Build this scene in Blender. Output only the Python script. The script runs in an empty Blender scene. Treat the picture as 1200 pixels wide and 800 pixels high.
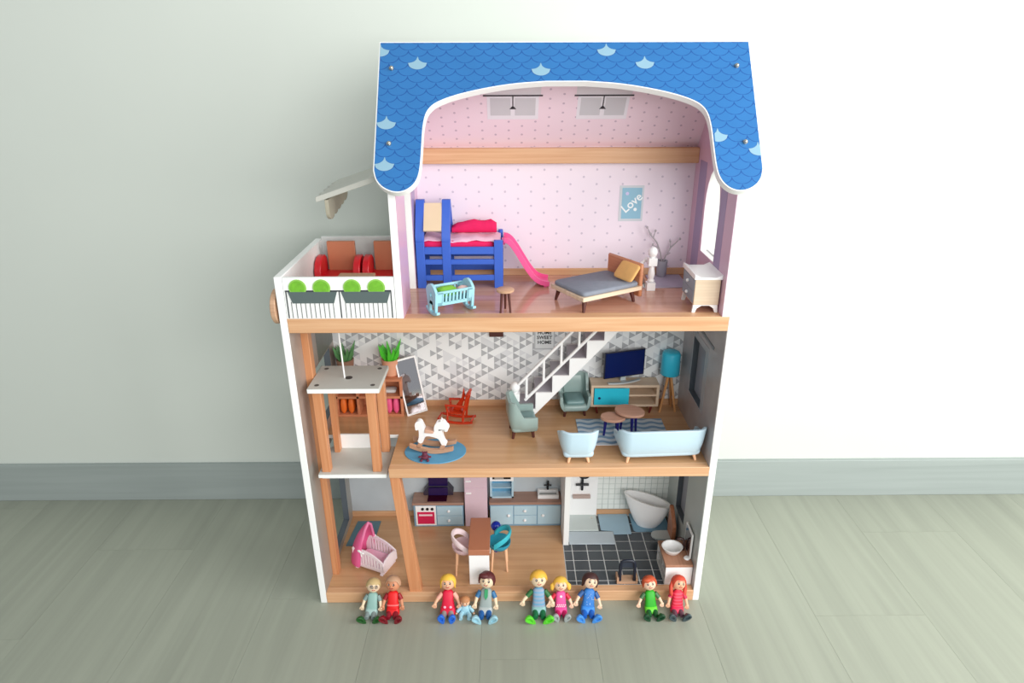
import bpy, bmesh, math, random
from mathutils import Vector, Matrix
from mathutils.geometry import tessellate_polygon
random.seed(7)
PI = math.pi
S = 0.01                      # all numbers below are centimetres
scn = bpy.context.scene
COL = scn.collection

# ------------------------------------------------------------ camera
PITCH, YAW, ROLL, FPX = 0.39237, 0.00551, -0.00325, 770.64
F = Vector((math.sin(YAW)*math.cos(PITCH), math.cos(YAW)*math.cos(PITCH), -math.sin(PITCH)))
R = F.cross(Vector((0, 0, 1))).normalized()
U = R.cross(F)
R, U = R*math.cos(ROLL)+U*math.sin(ROLL), -R*math.sin(ROLL)+U*math.cos(ROLL)
cd = bpy.data.cameras.new('camera')
cam = bpy.data.objects.new('camera', cd)
COL.objects.link(cam)
cd.sensor_fit = 'HORIZONTAL'; cd.sensor_width = 36; cd.lens = FPX/1200*36
cd.clip_start = 0.01; cd.clip_end = 50
m = Matrix((R, U, -F)).transposed().to_4x4()
m.translation = Vector((35.0, -94.295, 91.184))*S
cam.matrix_world = m
scn.camera = cam

# ------------------------------------------------------------ world and lights
w = bpy.data.worlds.new('world'); scn.world = w; w.use_nodes = True
bg = w.node_tree.nodes['Background']
bg.inputs[0].default_value = (0.90, 0.955, 0.96, 1); bg.inputs[1].default_value = 0.42

def area(name, loc, target, size, power, color):
    l = bpy.data.lights.new(name, 'AREA'); l.shape = 'RECTANGLE'
    l.size, l.size_y = size[0]*S, size[1]*S; l.energy = power; l.color = color
    o = bpy.data.objects.new(name, l); COL.objects.link(o)
    o.location = Vector(loc)*S
    o.rotation_euler = (Vector(target)-Vector(loc)).to_track_quat('-Z', 'Y').to_euler()
    return o
# tall daylight window of the room, to the right of the house
area('window_daylight', (200, -75, 125), (62, 24, 60), (120, 150), 27, (1.0, 0.985, 0.96))
# second, softer window behind the photographer
area('rear_window_daylight', (118, -205, 120), (40, 10, 35), (160, 110), 31, (1.0, 0.985, 0.965))

scn.view_settings.view_transform = 'Standard'
scn.view_settings.look = 'None'
scn.view_settings.gamma = 1
scn.view_settings.exposure = 0.32
scn.view_settings.use_curve_mapping = False

# ------------------------------------------------------------ materials
def lin(c):
    return tuple(((v/255)/12.92 if v/255 <= .04045 else ((v/255+.055)/1.055)**2.4) for v in c)+(1,)
MATS = {}
def mat(name, c, rough=.5, metal=0, trans=0, alpha=1, var=0.04, scale=40, spec=None):
    if name in MATS: return MATS[name]
    m = bpy.data.materials.new(name); m.use_nodes = True
    nt = m.node_tree; b = nt.nodes['Principled BSDF']
    b.inputs['Roughness'].default_value = rough; b.inputs['Metallic'].default_value = metal
    if trans: b.inputs['Transmission Weight'].default_value = trans
    if spec is not None: b.inputs['Specular IOR Level'].default_value = spec
    a = lin(c)
    if var:
        tc = nt.nodes.new('ShaderNodeTexCoord'); n = nt.nodes.new('ShaderNodeTexNoise')
        n.inputs['Scale'].default_value = scale; n.inputs['Detail'].default_value = 3
        nt.links.new(tc.outputs['Object'], n.inputs['Vector'])
        mx = nt.nodes.new('ShaderNodeMix'); mx.data_type = 'RGBA'
        mx.inputs[6].default_value = tuple(v*(1-var*2) for v in a[:3])+(1,)
        mx.inputs[7].default_value = tuple(min(1, v*(1+var*2)) for v in a[:3])+(1,)
        nt.links.new(n.outputs['Fac'], mx.inputs[0]); nt.links.new(mx.outputs[2], b.inputs['Base Color'])
    else:
        b.inputs['Base Color'].default_value = a
    MATS[name] = m
    return m
def wood(name, c1, c2, axis='x', rough=.45, fine=1.0):
    if name in MATS: return MATS[name]
    m = mat(name, c1, rough, var=0); nt = m.node_tree; b = nt.nodes['Principled BSDF']
    tc = nt.nodes.new('ShaderNodeTexCoord'); mp = nt.nodes.new('ShaderNodeMapping')
    s = {'x': (6, 170, 170), 'y': (170, 6, 170), 'z': (170, 170, 6)}[axis]
    mp.inputs['Scale'].default_value = tuple(v*fine for v in s)
    n = nt.nodes.new('ShaderNodeTexNoise'); n.inputs['Scale'].default_value = 1; n.inputs['Detail'].default_value = 5
    n.inputs['Distortion'].default_value = .6
    r = nt.nodes.new('ShaderNodeValToRGB')
    r.color_ramp.elements[0].position = .3; r.color_ramp.elements[0].color = lin(c2)
    r.color_ramp.elements[1].position = .68; r.color_ramp.elements[1].color = lin(c1)
    L = nt.links.new
    L(tc.outputs['Object'], mp.inputs[0]); L(mp.outputs[0], n.inputs['Vector']); L(n.outputs['Fac'], r.inputs[0]); L(r.outputs[0], b.inputs['Base Color'])
    return m
def nodes_of(m): return m.node_tree, m.node_tree.nodes['Principled BSDF']
def math_node(nt, op, a, b=None, c=None):
    n = nt.nodes.new('ShaderNodeMath'); n.operation = op
    for i, v in enumerate((a, b, c)):
        if v is None: continue
        if isinstance(v, (int, float)): n.inputs[i].default_value = v
        else: nt.links.new(v, n.inputs[i])
    return n.outputs[0]
def dots_mat(name, base, dot, ua, va, pu, pv, r=.2):
    """staggered small dots, axes ua/va ('X','Y','Z'), pitches in cm"""
    m = mat(name, base, .3, var=0); nt, b = nodes_of(m)
    tc = nt.nodes.new('ShaderNodeTexCoord'); sp = nt.nodes.new('ShaderNodeSeparateXYZ'); nt.links.new(tc.outputs['Object'], sp.inputs[0])
    u = math_node(nt, 'MULTIPLY', sp.outputs[ua], 1/(pu*S)); v = math_node(nt, 'MULTIPLY', sp.outputs[va], 1/(pv*S))
    def lattice(off):
        fu = math_node(nt, 'SUBTRACT', math_node(nt, 'FRACT', math_node(nt, 'ADD', u, off)), .5)
        fv = math_node(nt, 'SUBTRACT', math_node(nt, 'FRACT', math_node(nt, 'ADD', v, off)), .5)
        du = math_node(nt, 'MULTIPLY', fu, pu); dv = math_node(nt, 'MULTIPLY', fv, pv)
        return math_node(nt, 'SQRT', math_node(nt, 'ADD', math_node(nt, 'MULTIPLY', du, du), math_node(nt, 'MULTIPLY', dv, dv)))
    d = math_node(nt, 'MINIMUM', lattice(0.0), lattice(0.5))
    k = math_node(nt, 'LESS_THAN', d, r)
    mx = nt.nodes.new('ShaderNodeMix'); mx.data_type = 'RGBA'; nt.links.new(k, mx.inputs[0])
    mx.inputs[6].default_value = lin(base); mx.inputs[7].default_value = lin(dot)
    nt.links.new(mx.outputs[2], b.inputs['Base Color'])
    return m
def scale_mat(name, base, line, pw, ph):
    """printed fish-scale outlines on the sloping roof board (x across, z along the slope)"""
    m = mat(name, base, .35, var=0); nt, b = nodes_of(m)
    tc = nt.nodes.new('ShaderNodeTexCoord'); sp = nt.nodes.new('ShaderNodeSeparateXYZ'); nt.links.new(tc.outputs['Object'], sp.inputs[0])
    v = math_node(nt, 'MULTIPLY', sp.outputs['Z'], 1/(ph*S)); row = math_node(nt, 'FLOOR', v); t = math_node(nt, 'SUBTRACT', v, row)
    par = math_node(nt, 'MULTIPLY', math_node(nt, 'FRACT', math_node(nt, 'MULTIPLY', row, .5)), 1.0)
    u = math_node(nt, 'FRACT', math_node(nt, 'ADD', math_node(nt, 'MULTIPLY', sp.outputs['X'], 1/(pw*S)), par))
    c = math_node(nt, 'MULTIPLY', math_node(nt, 'SUBTRACT', u, .5), 2.0)
    arc = math_node(nt, 'SUBTRACT', 1.0, math_node(nt, 'SQRT', math_node(nt, 'SUBTRACT', 1.02, math_node(nt, 'MULTIPLY', c, c))))
    d = math_node(nt, 'ABSOLUTE', math_node(nt, 'SUBTRACT', t, arc))
    wd = math_node(nt, 'ADD', .06, math_node(nt, 'MULTIPLY', math_node(nt, 'POWER', math_node(nt, 'ABSOLUTE', c), 10), .16))
    k = math_node(nt, 'LESS_THAN', d, wd)
    n = nt.nodes.new('ShaderNodeTexNoise'); n.inputs['Scale'].default_value = 18; nt.links.new(tc.outputs['Object'], n.inputs['Vector'])
    m0 = nt.nodes.new('ShaderNodeMix'); m0.data_type = 'RGBA'; nt.links.new(n.outputs['Fac'], m0.inputs[0])
    m0.inputs[6].default_value = tuple(x*.9 for x in lin(base)[:3])+(1,); m0.inputs[7].default_value = tuple(x*1.12 for x in lin(base)[:3])+(1,)
    mx = nt.nodes.new('ShaderNodeMix'); mx.data_type = 'RGBA'; nt.links.new(k, mx.inputs[0])
    nt.links.new(m0.outputs[2], mx.inputs[6]); mx.inputs[7].default_value = lin(line)
    nt.links.new(mx.outputs[2], b.inputs['Base Color'])
    return m
def wave_mat(name, c1, c2, pitch, amp, wl):
    m = mat(name, c1, .9, var=0); nt, b = nodes_of(m)
    tc = nt.nodes.new('ShaderNodeTexCoord'); sp = nt.nodes.new('ShaderNodeSeparateXYZ'); nt.links.new(tc.outputs['Object'], sp.inputs[0])
    s = math_node(nt, 'MULTIPLY', math_node(nt, 'SINE', math_node(nt, 'MULTIPLY', sp.outputs['X'], 2*PI/(wl*S))), amp)
    v = math_node(nt, 'ADD', math_node(nt, 'MULTIPLY', sp.outputs['Y'], 1/(pitch*S)), s)
    k = math_node(nt, 'GREATER_THAN', math_node(nt, 'FRACT', v), .52)
    mx = nt.nodes.new('ShaderNodeMix'); mx.data_type = 'RGBA'; nt.links.new(k, mx.inputs[0])
    mx.inputs[6].default_value = lin(c1); mx.inputs[7].default_value = lin(c2)
    nt.links.new(mx.outputs[2], b.inputs['Base Color'])
    return m
def stripe_mat(name, c1, c2, pitch, axis='Z', duty=.5):
    m = mat(name, c1, .5, var=0); nt, b = nodes_of(m)
    tc = nt.nodes.new('ShaderNodeTexCoord'); sp = nt.nodes.new('ShaderNodeSeparateXYZ'); nt.links.new(tc.outputs['Object'], sp.inputs[0])
    k = math_node(nt, 'GREATER_THAN', math_node(nt, 'FRACT', math_node(nt, 'MULTIPLY', sp.outputs[axis], 1/(pitch*S))), duty)
    mx = nt.nodes.new('ShaderNodeMix'); mx.data_type = 'RGBA'; nt.links.new(k, mx.inputs[0])
    mx.inputs[6].default_value = lin(c1); mx.inputs[7].default_value = lin(c2)
    nt.links.new(mx.outputs[2], b.inputs['Base Color'])
    return m

# ------------------------------------------------------------ mesh builder
class MB:
    def __init__(s): s.v = []; s.f = []; s.mi = []; s.T = None
    def add(s, vs, fs, mi=0):
        k = len(s.v)
        for p in vs:
            p = Vector(p)
            s.v.append(s.T @ p if s.T else p)
        for f in fs: s.f.append(tuple(i+k for i in f)); s.mi.append(mi)
        return s
    def box(s, x0, y0, z0, x1, y1, z1, mi=0):
        vs = [(x, y, z) for z in (z0, z1) for y in (y0, y1) for x in (x0, x1)]
        return s.add(vs, [(0, 2, 3, 1), (4, 5, 7, 6), (0, 1, 5, 4), (2, 6, 7, 3), (0, 4, 6, 2), (1, 3, 7, 5)], mi)
    def rings(s, rs, cap=True, closed=True, mi=0, loop=False):
        n = len(rs[0]); vs = [p for r in rs for p in r]; fs = []
        m_ = len(rs)
        for j in range(m_ if loop else m_-1):
            a, b = j*n, ((j+1) % m_)*n
            for i in range(n if closed else n-1):
                k = (i+1) % n
                fs.append((a+i, a+k, b+k, b+i))
        if cap and not loop:
            fs.append(tuple(range(n))[::-1]); fs.append(tuple(range((m_-1)*n, m_*n)))
        return s.add(vs, fs, mi)
    def prism(s, poly, plane, a, b, holes=(), mi=0):
        def P(p, d):
            if plane == 'xz': return (p[0], d, p[1])
            if plane == 'yz': return (d, p[0], p[1])
            return (p[0], p[1], d)
        loops = [list(poly)]+[list(h) for h in holes]
        flat = [p for l in loops for p in l]; n = len(flat)
        tris = tessellate_polygon([[Vector((p[0], p[1], 0)) for p in l] for l in loops])
        vs = [P(p, a) for p in flat]+[P(p, b) for p in flat]
        fs = [tuple(t) for t in tris]+[tuple(i+n for i in reversed(t)) for t in tris]
        o = 0
        for l in loops:
            for i in range(len(l)):
                j = (i+1) % len(l); fs.append((o+i, o+j, o+j+n, o+i+n))
            o += len(l)
        return s.add(vs, fs, mi)
    def cyl(s, p0, p1, r0, r1=None, n=14, mi=0):
        r1 = r0 if r1 is None else r1
        p0, p1 = Vector(p0), Vector(p1); d = (p1-p0).normalized()
        a = d.orthogonal().normalized(); b = d.cross(a)
        R_ = lambda p, r: [tuple(p+a*r*math.cos(2*PI*i/n)+b*r*math.sin(2*PI*i/n)) for i in range(n)]
        return s.rings([R_(p0, r0), R_(p1, r1)], mi=mi)
    def tube(s, pts, rad, n=8, mi=0, flat=1.0):
        pts = [Vector(p) for p in pts]; rs = []
        rr = rad if isinstance(rad, (list, tuple)) else [rad]*len(pts)
        t = (pts[1]-pts[0]).normalized(); a = t.orthogonal().normalized()
        for i, p in enumerate(pts):
            t = (pts[min(i+1, len(pts)-1)]-pts[max(i-1, 0)]).normalized()
            a = (a-t*a.dot(t)).normalized(); b = t.cross(a)
            rs.append([tuple(p+a*rr[i]*math.cos(2*PI*k/n)+b*rr[i]*flat*math.sin(2*PI*k/n)) for k in range(n)])
        return s.rings(rs, mi=mi)
    def lathe(s, prof, c=(0, 0, 0), n=20, sx=1, sy=1, mi=0):
        rs = [[(c[0]+r*sx*math.cos(2*PI*i/n), c[1]+r*sy*math.sin(2*PI*i/n), c[2]+z) for i in range(n)] for r, z in prof]
        return s.rings(rs, mi=mi)
    def ball(s, c, r, n=16, mi=0, z0=-1, z1=1):
        if not isinstance(r, (tuple, list)): r = (r, r, r)
        prof = []
        m_ = max(6, n//2)
        a0, a1 = math.asin(max(-1, z0)), math.asin(min(1, z1))
        for j in range(m_+1):
            a = a0+(a1-a0)*j/m_
            prof.append((max(.001, math.cos(a)), math.sin(a)))
        rs = [[(c[0]+q*r[0]*math.cos(2*PI*i/n), c[1]+q*r[1]*math.sin(2*PI*i/n), c[2]+z*r[2]) for i in range(n)] for q, z in prof]
        return s.rings(rs, mi=mi)
    def build(s, name, m, parent=None, bevel=0.0, smooth=35, loc=None, kind=None):
        me = bpy.data.meshes.new(name)
        me.from_pydata([tuple(Vector(p)*S) for p in s.v], [], s.f)
        ms = m if isinstance(m, (list, tuple)) else [m]
        for x in ms: me.materials.append(x)
        if len(ms) > 1:
            for p, k in zip(me.polygons, s.mi): p.material_index = k
        b = bmesh.new(); b.from_mesh(me); bmesh.ops.recalc_face_normals(b, faces=b.faces); b.to_mesh(me); b.free()
        me.shade_smooth(); me.set_sharp_from_angle(angle=math.radians(smooth))
        o = bpy.data.objects.new(name, me); COL.objects.link(o)
        if parent: o.parent = parent
        if loc: o.location = Vector(loc)*S
        if bevel:
            md = o.modifiers.new('bevel', 'BEVEL'); md.width = bevel*S; md.segments = 2
            md.limit_method = 'ANGLE'; md.angle_limit = math.radians(40)
        if kind: o['kind'] = kind
        return o
def mb(): return MB()
def B(*a): return MB().box(*a)
def srect(z, hx, hy, cx=0, cy=0, p=4.0, n=24):
    out = []
    for i in range(n):
        t = 2*PI*i/n; c, s_ = math.cos(t), math.sin(t)
        out.append((cx+hx*math.copysign(abs(c)**(2/p), c), cy+hy*math.copysign(abs(s_)**(2/p), s_), z))
    return out
def cushion(mbd, x0, y0, z0, x1, y1, z1, p=6, n=28, puff=.12):
    cx, cy, hx, hy, h = (x0+x1)/2, (y0+y1)/2, (x1-x0)/2, (y1-y0)/2, z1-z0
    e = min(hx, hy, h)*puff*2
    rs = [srect(z0, hx-e, hy-e, cx, cy, p, n), srect(z0+h*.18, hx-e*.25, hy-e*.25, cx, cy, p, n), srect(z0+h*.5, hx, hy, cx, cy, p, n),
          srect(z0+h*.82, hx-e*.25, hy-e*.25, cx, cy, p, n), srect(z1, hx-e, hy-e, cx, cy, p, n)]
    return mbd.rings(rs)
def thing(name, label, cat, loc=(0, 0, 0), rotz=0, group=None):
    o = bpy.data.objects.new(name, None); COL.objects.link(o)
    o.empty_display_size = .01
    o.location = Vector(loc)*S; o.rotation_euler = (0, 0, math.radians(rotz))
    o['label'] = label; o['category'] = cat
    if group: o['group'] = group
    return o
def tag(o, label, cat, group=None):
    o['label'] = label; o['category'] = cat
    if group: o['group'] = group
    return o
def lab(o, t): o['label'] = t; return o
def dup(root, loc, rotz=None, label=None, group=None):
    r = root.copy(); COL.objects.link(r); r.location = Vector(loc)*S
    if rotz is not None: r.rotation_euler = (0, 0, math.radians(rotz))
    if label: r['label'] = label
    if group: r['group'] = group
    for ch in list(root.children):
        c = ch.copy(); COL.objects.link(c); c.parent = r
        for g in list(ch.children):
            d = g.copy(); COL.objects.link(d); d.parent = c
    return r
def struct(o): o['kind'] = 'structure'; return o

# materials
WHITE = mat('white_board', (246, 247, 246), .42, var=0)
WHITEP = mat('white_plastic', (250, 250, 250), .3, var=0)
GREYBOARD = mat('pale_grey_board', (202, 204, 198), .5, var=.03)
PINE = wood('pine_beam', (222, 178, 138), (206, 154, 112), 'x')
PINEZ = wood('pine_post', (216, 154, 110), (200, 132, 88), 'z')
PINED = wood('pine_light', (236, 205, 165), (220, 182, 135), 'x')
LAM = wood('laminate_floor', (212, 168, 126), (196, 150, 108), 'x', .22, .5)
LAM2 = wood('attic_floor_laminate', (214, 166, 142), (196, 144, 122), 'x', .12, .5)
TAN = wood('tan_wood', (206, 168, 138), (186, 146, 116), 'x', .5)
PALEW = wood('pale_ply', (226, 205, 180), (210, 186, 158), 'x', .5)
WALNUT = wood('warm_brown_wood', (178, 116, 82), (152, 94, 62), 'y', .4)
DARKLEG = mat('dark_brown_leg', (82, 38, 30), .5)
BLACK = mat('black_plastic', (22, 22, 28), .3, var=0)
DARK = mat('charcoal_print', (66, 72, 80), .35, var=.05)
BLUE = mat('bed_blue', (56, 100, 200), .4, var=.02)
MAG = mat('magenta_fabric', (222, 22, 92), .85, var=.06, scale=90)
PALEPINK = mat('pale_pink_fabric', (238, 196, 214), .85, var=.04, scale=90)
HOTPINK = mat('pink_plastic', (238, 92, 152), .3, var=0)
RED = mat('red_plastic', (205, 22, 36), .35, var=0)
AQUA = mat('pale_blue_plastic', (158, 212, 226), .35, var=0)
TEAL = mat('turquoise_plastic', (60, 206, 238), .35, var=.02)
SAGE = mat('sage_plastic', (150, 172, 168), .3, var=.02)
SAGED = mat('sage_cushion', (118, 150, 150), .35, var=.02)
ICE = mat('ice_blue_plastic', (194, 219, 233), .3, var=0)
GREYF = mat('slate_grey_fabric', (132, 138, 150), .9, var=.06, scale=120)
KBLUE = mat('kitchen_blue', (182, 212, 226), .35, var=.02)
KWOOD = wood('kitchen_worktop_brown', (176, 140, 124), (156, 120, 104), 'x', .35)
GREEN = mat('leaf_green', (72, 190, 42), .5, var=.08)

# ============================================================ THE ROOM
FLOORM = wood('grey_oak_laminate', (158, 162, 148), (145, 149, 136), 'y', .4, .22)
WALLM = mat('room_wall_paint', (212, 218, 211), .8, var=.01, scale=6)
SKIRT = wood('grey_skirting', (162, 171, 169), (152, 161, 159), 'x', .45, .35)
fl = struct(B(-160, -160, -2, 230, 34, -.3).build('floor', mat('floor_joint', (134, 138, 126), .7, var=0)))
pl0 = B(0, 0, -.3, 19.97, 59.97, 0).build('plank', FLOORM, fl, loc=(-160, -150, 0))
first = True
k = 0
for i in range(19):
    x = -150+i*20; y = -160+(i*23 % 60)-60
    while y < 33:
        y0, y1 = max(y, -160), min(y+60, 33)
        if y1-y0 > 2:
            if y1-y0 > 59.8:
                o = pl0 if first else pl0.copy()
                if not first: COL.objects.link(o)
                first = False; o.location = Vector((x, y0, 0))*S
            else:
                o = B(x, y0, -.3, x+19.97, y1-.03, 0).build('plank', FLOORM, fl)
        y += 60
struct(B(-160, 33, 0, 230, 35, 260).build('wall_back', WALLM))
struct(B(-160, 32, 0, 230, 33, 9.42).build('baseboard_back', SKIRT, bevel=.1))
struct(B(230, -160, 0, 232, 35, 60).build('wall_right', WALLM))

# ============================================================ THE DOLLHOUSE
house = thing('dollhouse', 'tall open-fronted wooden dollhouse with blue fish-scale roof and three furnished floors', 'dollhouse')
T = 1.15; D = 22.95; Z0, Z1, Z2 = 2.2, 28.93, 56.04
W = 70.0
LW = W-T
PINK = dots_mat('pink_dotted_wallpaper', (240, 227, 238), (206, 194, 210), 'X', 'Z', 4.6, 2.5, .2)
PINKC = dots_mat('pink_dotted_ceiling', (244, 220, 232), (204, 180, 198), 'X', 'Z', 4.4, 1.85, .2)
PINKS = mat('plain_pink_paper', (214, 176, 198), .3, var=.02, scale=12)
LILAC = mat('lilac_curtain_print', (160, 140, 178), .35, var=.03, scale=30)
MARB = mat('grey_marbled_paper', (182, 175, 176), .25, var=.12, scale=22)
CONC = mat('blue_grey_concrete_paper', (194, 203, 208), .3, var=.05, scale=25)
CONCS = mat('warm_grey_side_paper', (150, 148, 142), .3, var=.04, scale=15)
BATHS = mat('bathroom_side_paper', (178, 185, 183), .3, var=.04, scale=15)
def xpoly(name, x, pts, m, th=.06, parent=house, holes=()):
    return MB().prism(pts, 'yz', x, x+th, holes=holes).build(name, m, parent)
def rect(y0, z0, y1, z1): return [(y0, z0), (y1, z0), (y1, z1), (y0, z1)]
hL = [rect(5.5, 3.6, 19.8, 26), rect(10, 31, 19.8, 43)]
hR = [rect(10.2, 9.0, 16.3, 26.5), rect(8.8, 35.4, 16.2, 46.4)]
JAMB = mat('slate_window_lining', (92, 100, 108), .4, var=.04)
MB().prism([(0, 0), (D+.55, 0), (D+.55, 62.9), (0, 62.7)], 'yz', 0, T, hL).build('side_panel', WHITE, house, bevel=.08)
MB().prism([(0, 0), (D+.55, 0), (D+.55, 62.9), (0, 62.7)], 'yz', LW, W, hR).build('side_panel', WHITE, house, bevel=.08)
xpoly('wallpaper', T, rect(.05, Z0, D, Z1-.01), CONCS, holes=[hL[0]])
xpoly('wallpaper', T, rect(.05, Z1, D, 55), mat('brown_marbled_paper', (160, 146, 138), .3, var=.14, scale=26), holes=[hL[1]])
xpoly('wallpaper', LW-.06, rect(.05, Z0, D, 28), BATHS, holes=[hR[0]])
xpoly('wallpaper', LW-.06, rect(.05, Z1, D, 55), MARB, holes=[hR[1]])
lab(xpoly('printed_curtain', T+.06, rect(12.5, 43.2, 22.7, 54.9), mat('olive_print', (104, 106, 100), .35, var=.1, scale=60), .03), 'dark printed curtain strip on living floor wall')
# slate coloured linings of the four side windows, grey panes on the right
def lining(xa, xb, h):
    (y0, z0), (y1, _), (_, z1), _ = h
    m_ = MB(); m_.box(xa, y1-.06, z0, xb, y1, z1).box(xa, y0, z0, xb, y0+.06, z1).box(xa, y0+.06, z0, xb, y1-.06, z0+.06).box(xa, y0+.06, z1-.06, xb, y1-.06, z1)
    return m_.build('window_lining', JAMB, house)
for h in hL: lining(.02, T+.05, h)
for h in hR: lining(LW-.05, W-.02, h)
XR = LW-.06
for h in hR:
    (y0, z0), (y1, _), (_, z1), _ = h
    B(W-.2, y0, z0, W-.08, y1, z1).build('window_pane', mat('pane_lilac_grey', (176, 178, 188), .2, var=.03), house)
(y0, z0), (y1, _), (_, z1), _ = hR[1]
lab(xpoly('printed_window_frame', XR-.03, rect(y0-1.6, z0-.2, y1+.35, z1+1.2), mat('print_frame_grey', (172, 174, 178), .3, var=.04), .03, holes=[rect(y0, z0, y1, z1)]), 'pale grey printed window frame')
xpoly('printed_window_line', XR-.06, [(12.9, 48.6), (11.7, 49.1), (4.75, 48.9), (5.0, 48.3)], mat('print_mid_grey', (110, 112, 118), .3, var=0), .03)
# back panels with their papers
B(0, D, 0, W, D+.55, Z2).build('back_panel', WHITE, house)
B(T, D, Z2, 17.9, D+.55, 63.4).build('balcony_back_panel', mat('balcony_grey_white', (206, 210, 208), .5, var=.02), house, bevel=.08)
B(17.9, D, Z2, LW, D+.55, 79.2).build('attic_back_panel', WHITE, house)
B(T, D-.05, Z0, 46.3, D, 27.5).build('wallpaper', CONC, house)
B(19.05, D-.05, Z2, 67.7, D, 79).build('wallpaper', PINK, house)
# triangle wallpaper of the living floor: flat triangles in three tints
t_ = MB(); cw, ch = 1.24, 1.42
for i in range(int((LW-T)/cw)+1):
    x0, x1 = T+i*cw, min(T+(i+1)*cw, LW)
    off = (i % 2)*ch/2
    j = -1
    while Z1+j*ch < 55:
        z = Z1+j*ch+off
        q = [(x0, z, 0), (x1, z+ch/2, 0), (x0, z+ch, 0)]
        q2 = [(x1, z+ch/2, 0), (x1, z+ch*1.5, 0), (x0, z+ch, 0)]
        for kk, tri in enumerate((q, q2)):
            tri = [(a, D-.04-.012*kk*0, min(max(b, Z1), 55.3)) for a, b, c in tri]
            if kk == 0: mi = 2 if (i+2*j) % 3 != (i//4) % 3 and random.random() < .85 else (1 if random.random() < .35 else 0)
            else: mi = 1 if random.random() < .16 else 0
            t_.add(tri, [(0, 1, 2)], mi)
        j += 1
o = t_.build('wallpaper', [mat('tri_white', (246, 249, 250), .3, var=0), mat('tri_pale', (228, 231, 234), .3, var=0), mat('tri_grey', (182, 185, 189), .3, var=0)], house)
lab(o, 'white and grey triangle patterned wallpaper')
# bathroom wall tiles: small, joined into one piece
B(46.9, D-.03, Z0, LW, D, 27.5).build('tile_grout', mat('tile_grout_grey', (190, 199, 195), .6, var=0), house)
tl = MB()
for i in range(12):
    for j in range(19):
        x, z = 53.6+i*1.28, Z0+1.35+j*1.28
        tl.box(x+.06, D-.12, z+.06, x+1.22, D-.03, z+1.22)
tl.build('wall_tiles', mat('white_tile', (240, 244, 240), .25, var=0), house, kind='stuff')
# floors
B(T, 0, .9, LW, D, Z0).build('floor_board', LAM, house)
MB().prism([(14.65, 0), (LW, 0), (LW, D), (T, D), (T, 11.5), (14.65, 11.5)], 'xy', Z1-.65, Z1).build('floor_board', LAM, house)
B(T+.02, 11.44, Z1-.66, 14.6, 11.5, Z1+.02).build('floor_edge_strip', WHITE, house)
MB().prism([(T, 0), (LW, 0), (LW, D), (T, D)], 'xy', Z2-.65, Z2, [[(46.5, 14.7), (59.6, 14.7), (59.6, 22.3), (46.5, 22.3)]]).build('floor_board', LAM2, house)
for (a, c, b, z0, z1, dep, mt) in ((T, 0, LW, 0, 2.33, 1.6, PINE), (14.6, 0, LW, 27.2, 29.0, 1.6, PINE), (T, 0, LW, 53.7, 56.08, 2.1, PINE)):
    B(a, -.02, z0, b, dep, z1).build('front_beam', mt, house, bevel=.1)
B(19.05, 21.2, 76.25, 67.7, D, 78.8).build('attic_rail', PINE, house, bevel=.1)
for (a, b, z) in ((T, 46.3, Z0), (46.9, LW, Z0), (T, LW, Z1), (19.05, 67.7, Z2)):
    B(a, D-.35, z, b, D-.05, z+1.25).build('skirting_strip', PINE, house, bevel=.05)
# shaft posts
B(1.18, 4.9, Z0, 2.4, 6.7, Z2-.65).build('shaft_post', PINEZ, house, bevel=.08)
p = MB(); p.rings([[(16.5, .25, Z0), (18.75, .25, Z0), (18.75, 2.0, Z0), (16.5, 2.0, Z0)], [(14.62, .25, 27.3), (16.3, .25, 27.3), (16.3, 2.0, 27.3), (14.62, 2.0, 27.3)]])
p.build('shaft_post', PINEZ, house, bevel=.08)
# partition
B(45.8, 12.75, Z0, 46.9, D, 28.2).build('partition_wall', WHITE, house, bevel=.05)
# dark floor tiles of the bathroom, one by one
B(45.75, 1.6, Z0, LW, D, Z0+.03).build('floor_grout', mat('pale_grout', (226, 228, 228), .6, var=0), house)
TILE = mat('slate_floor_tile', (72, 78, 84), .25, var=.05, scale=30)
xs = [45.8, 47.5]+[47.5+2.98*i for i in range(1, 8)]+[LW]
ys = [1.65]+[2.72+2.77*i for i in range(0, 8)]
cache = {}
for i in range(len(xs)-1):
    for j in range(len(ys)-1):
        wx, wy = xs[i+1]-xs[i]-.19, ys[j+1]-ys[j]-.19
        if ys[j] > 12.7 and xs[i] < 46.8: continue
        key = (round(wx, 1), round(wy, 1))
        if key in cache:
            o = cache[key].copy(); COL.objects.link(o); o.location = Vector((xs[i]+.095, ys[j]+.095, Z0+.03))*S
        else:
            cache[key] = B(0, 0, 0, wx, wy, .06).build('floor_tile', TILE, house, loc=(xs[i]+.095, ys[j]+.095, Z0+.03))
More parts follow.
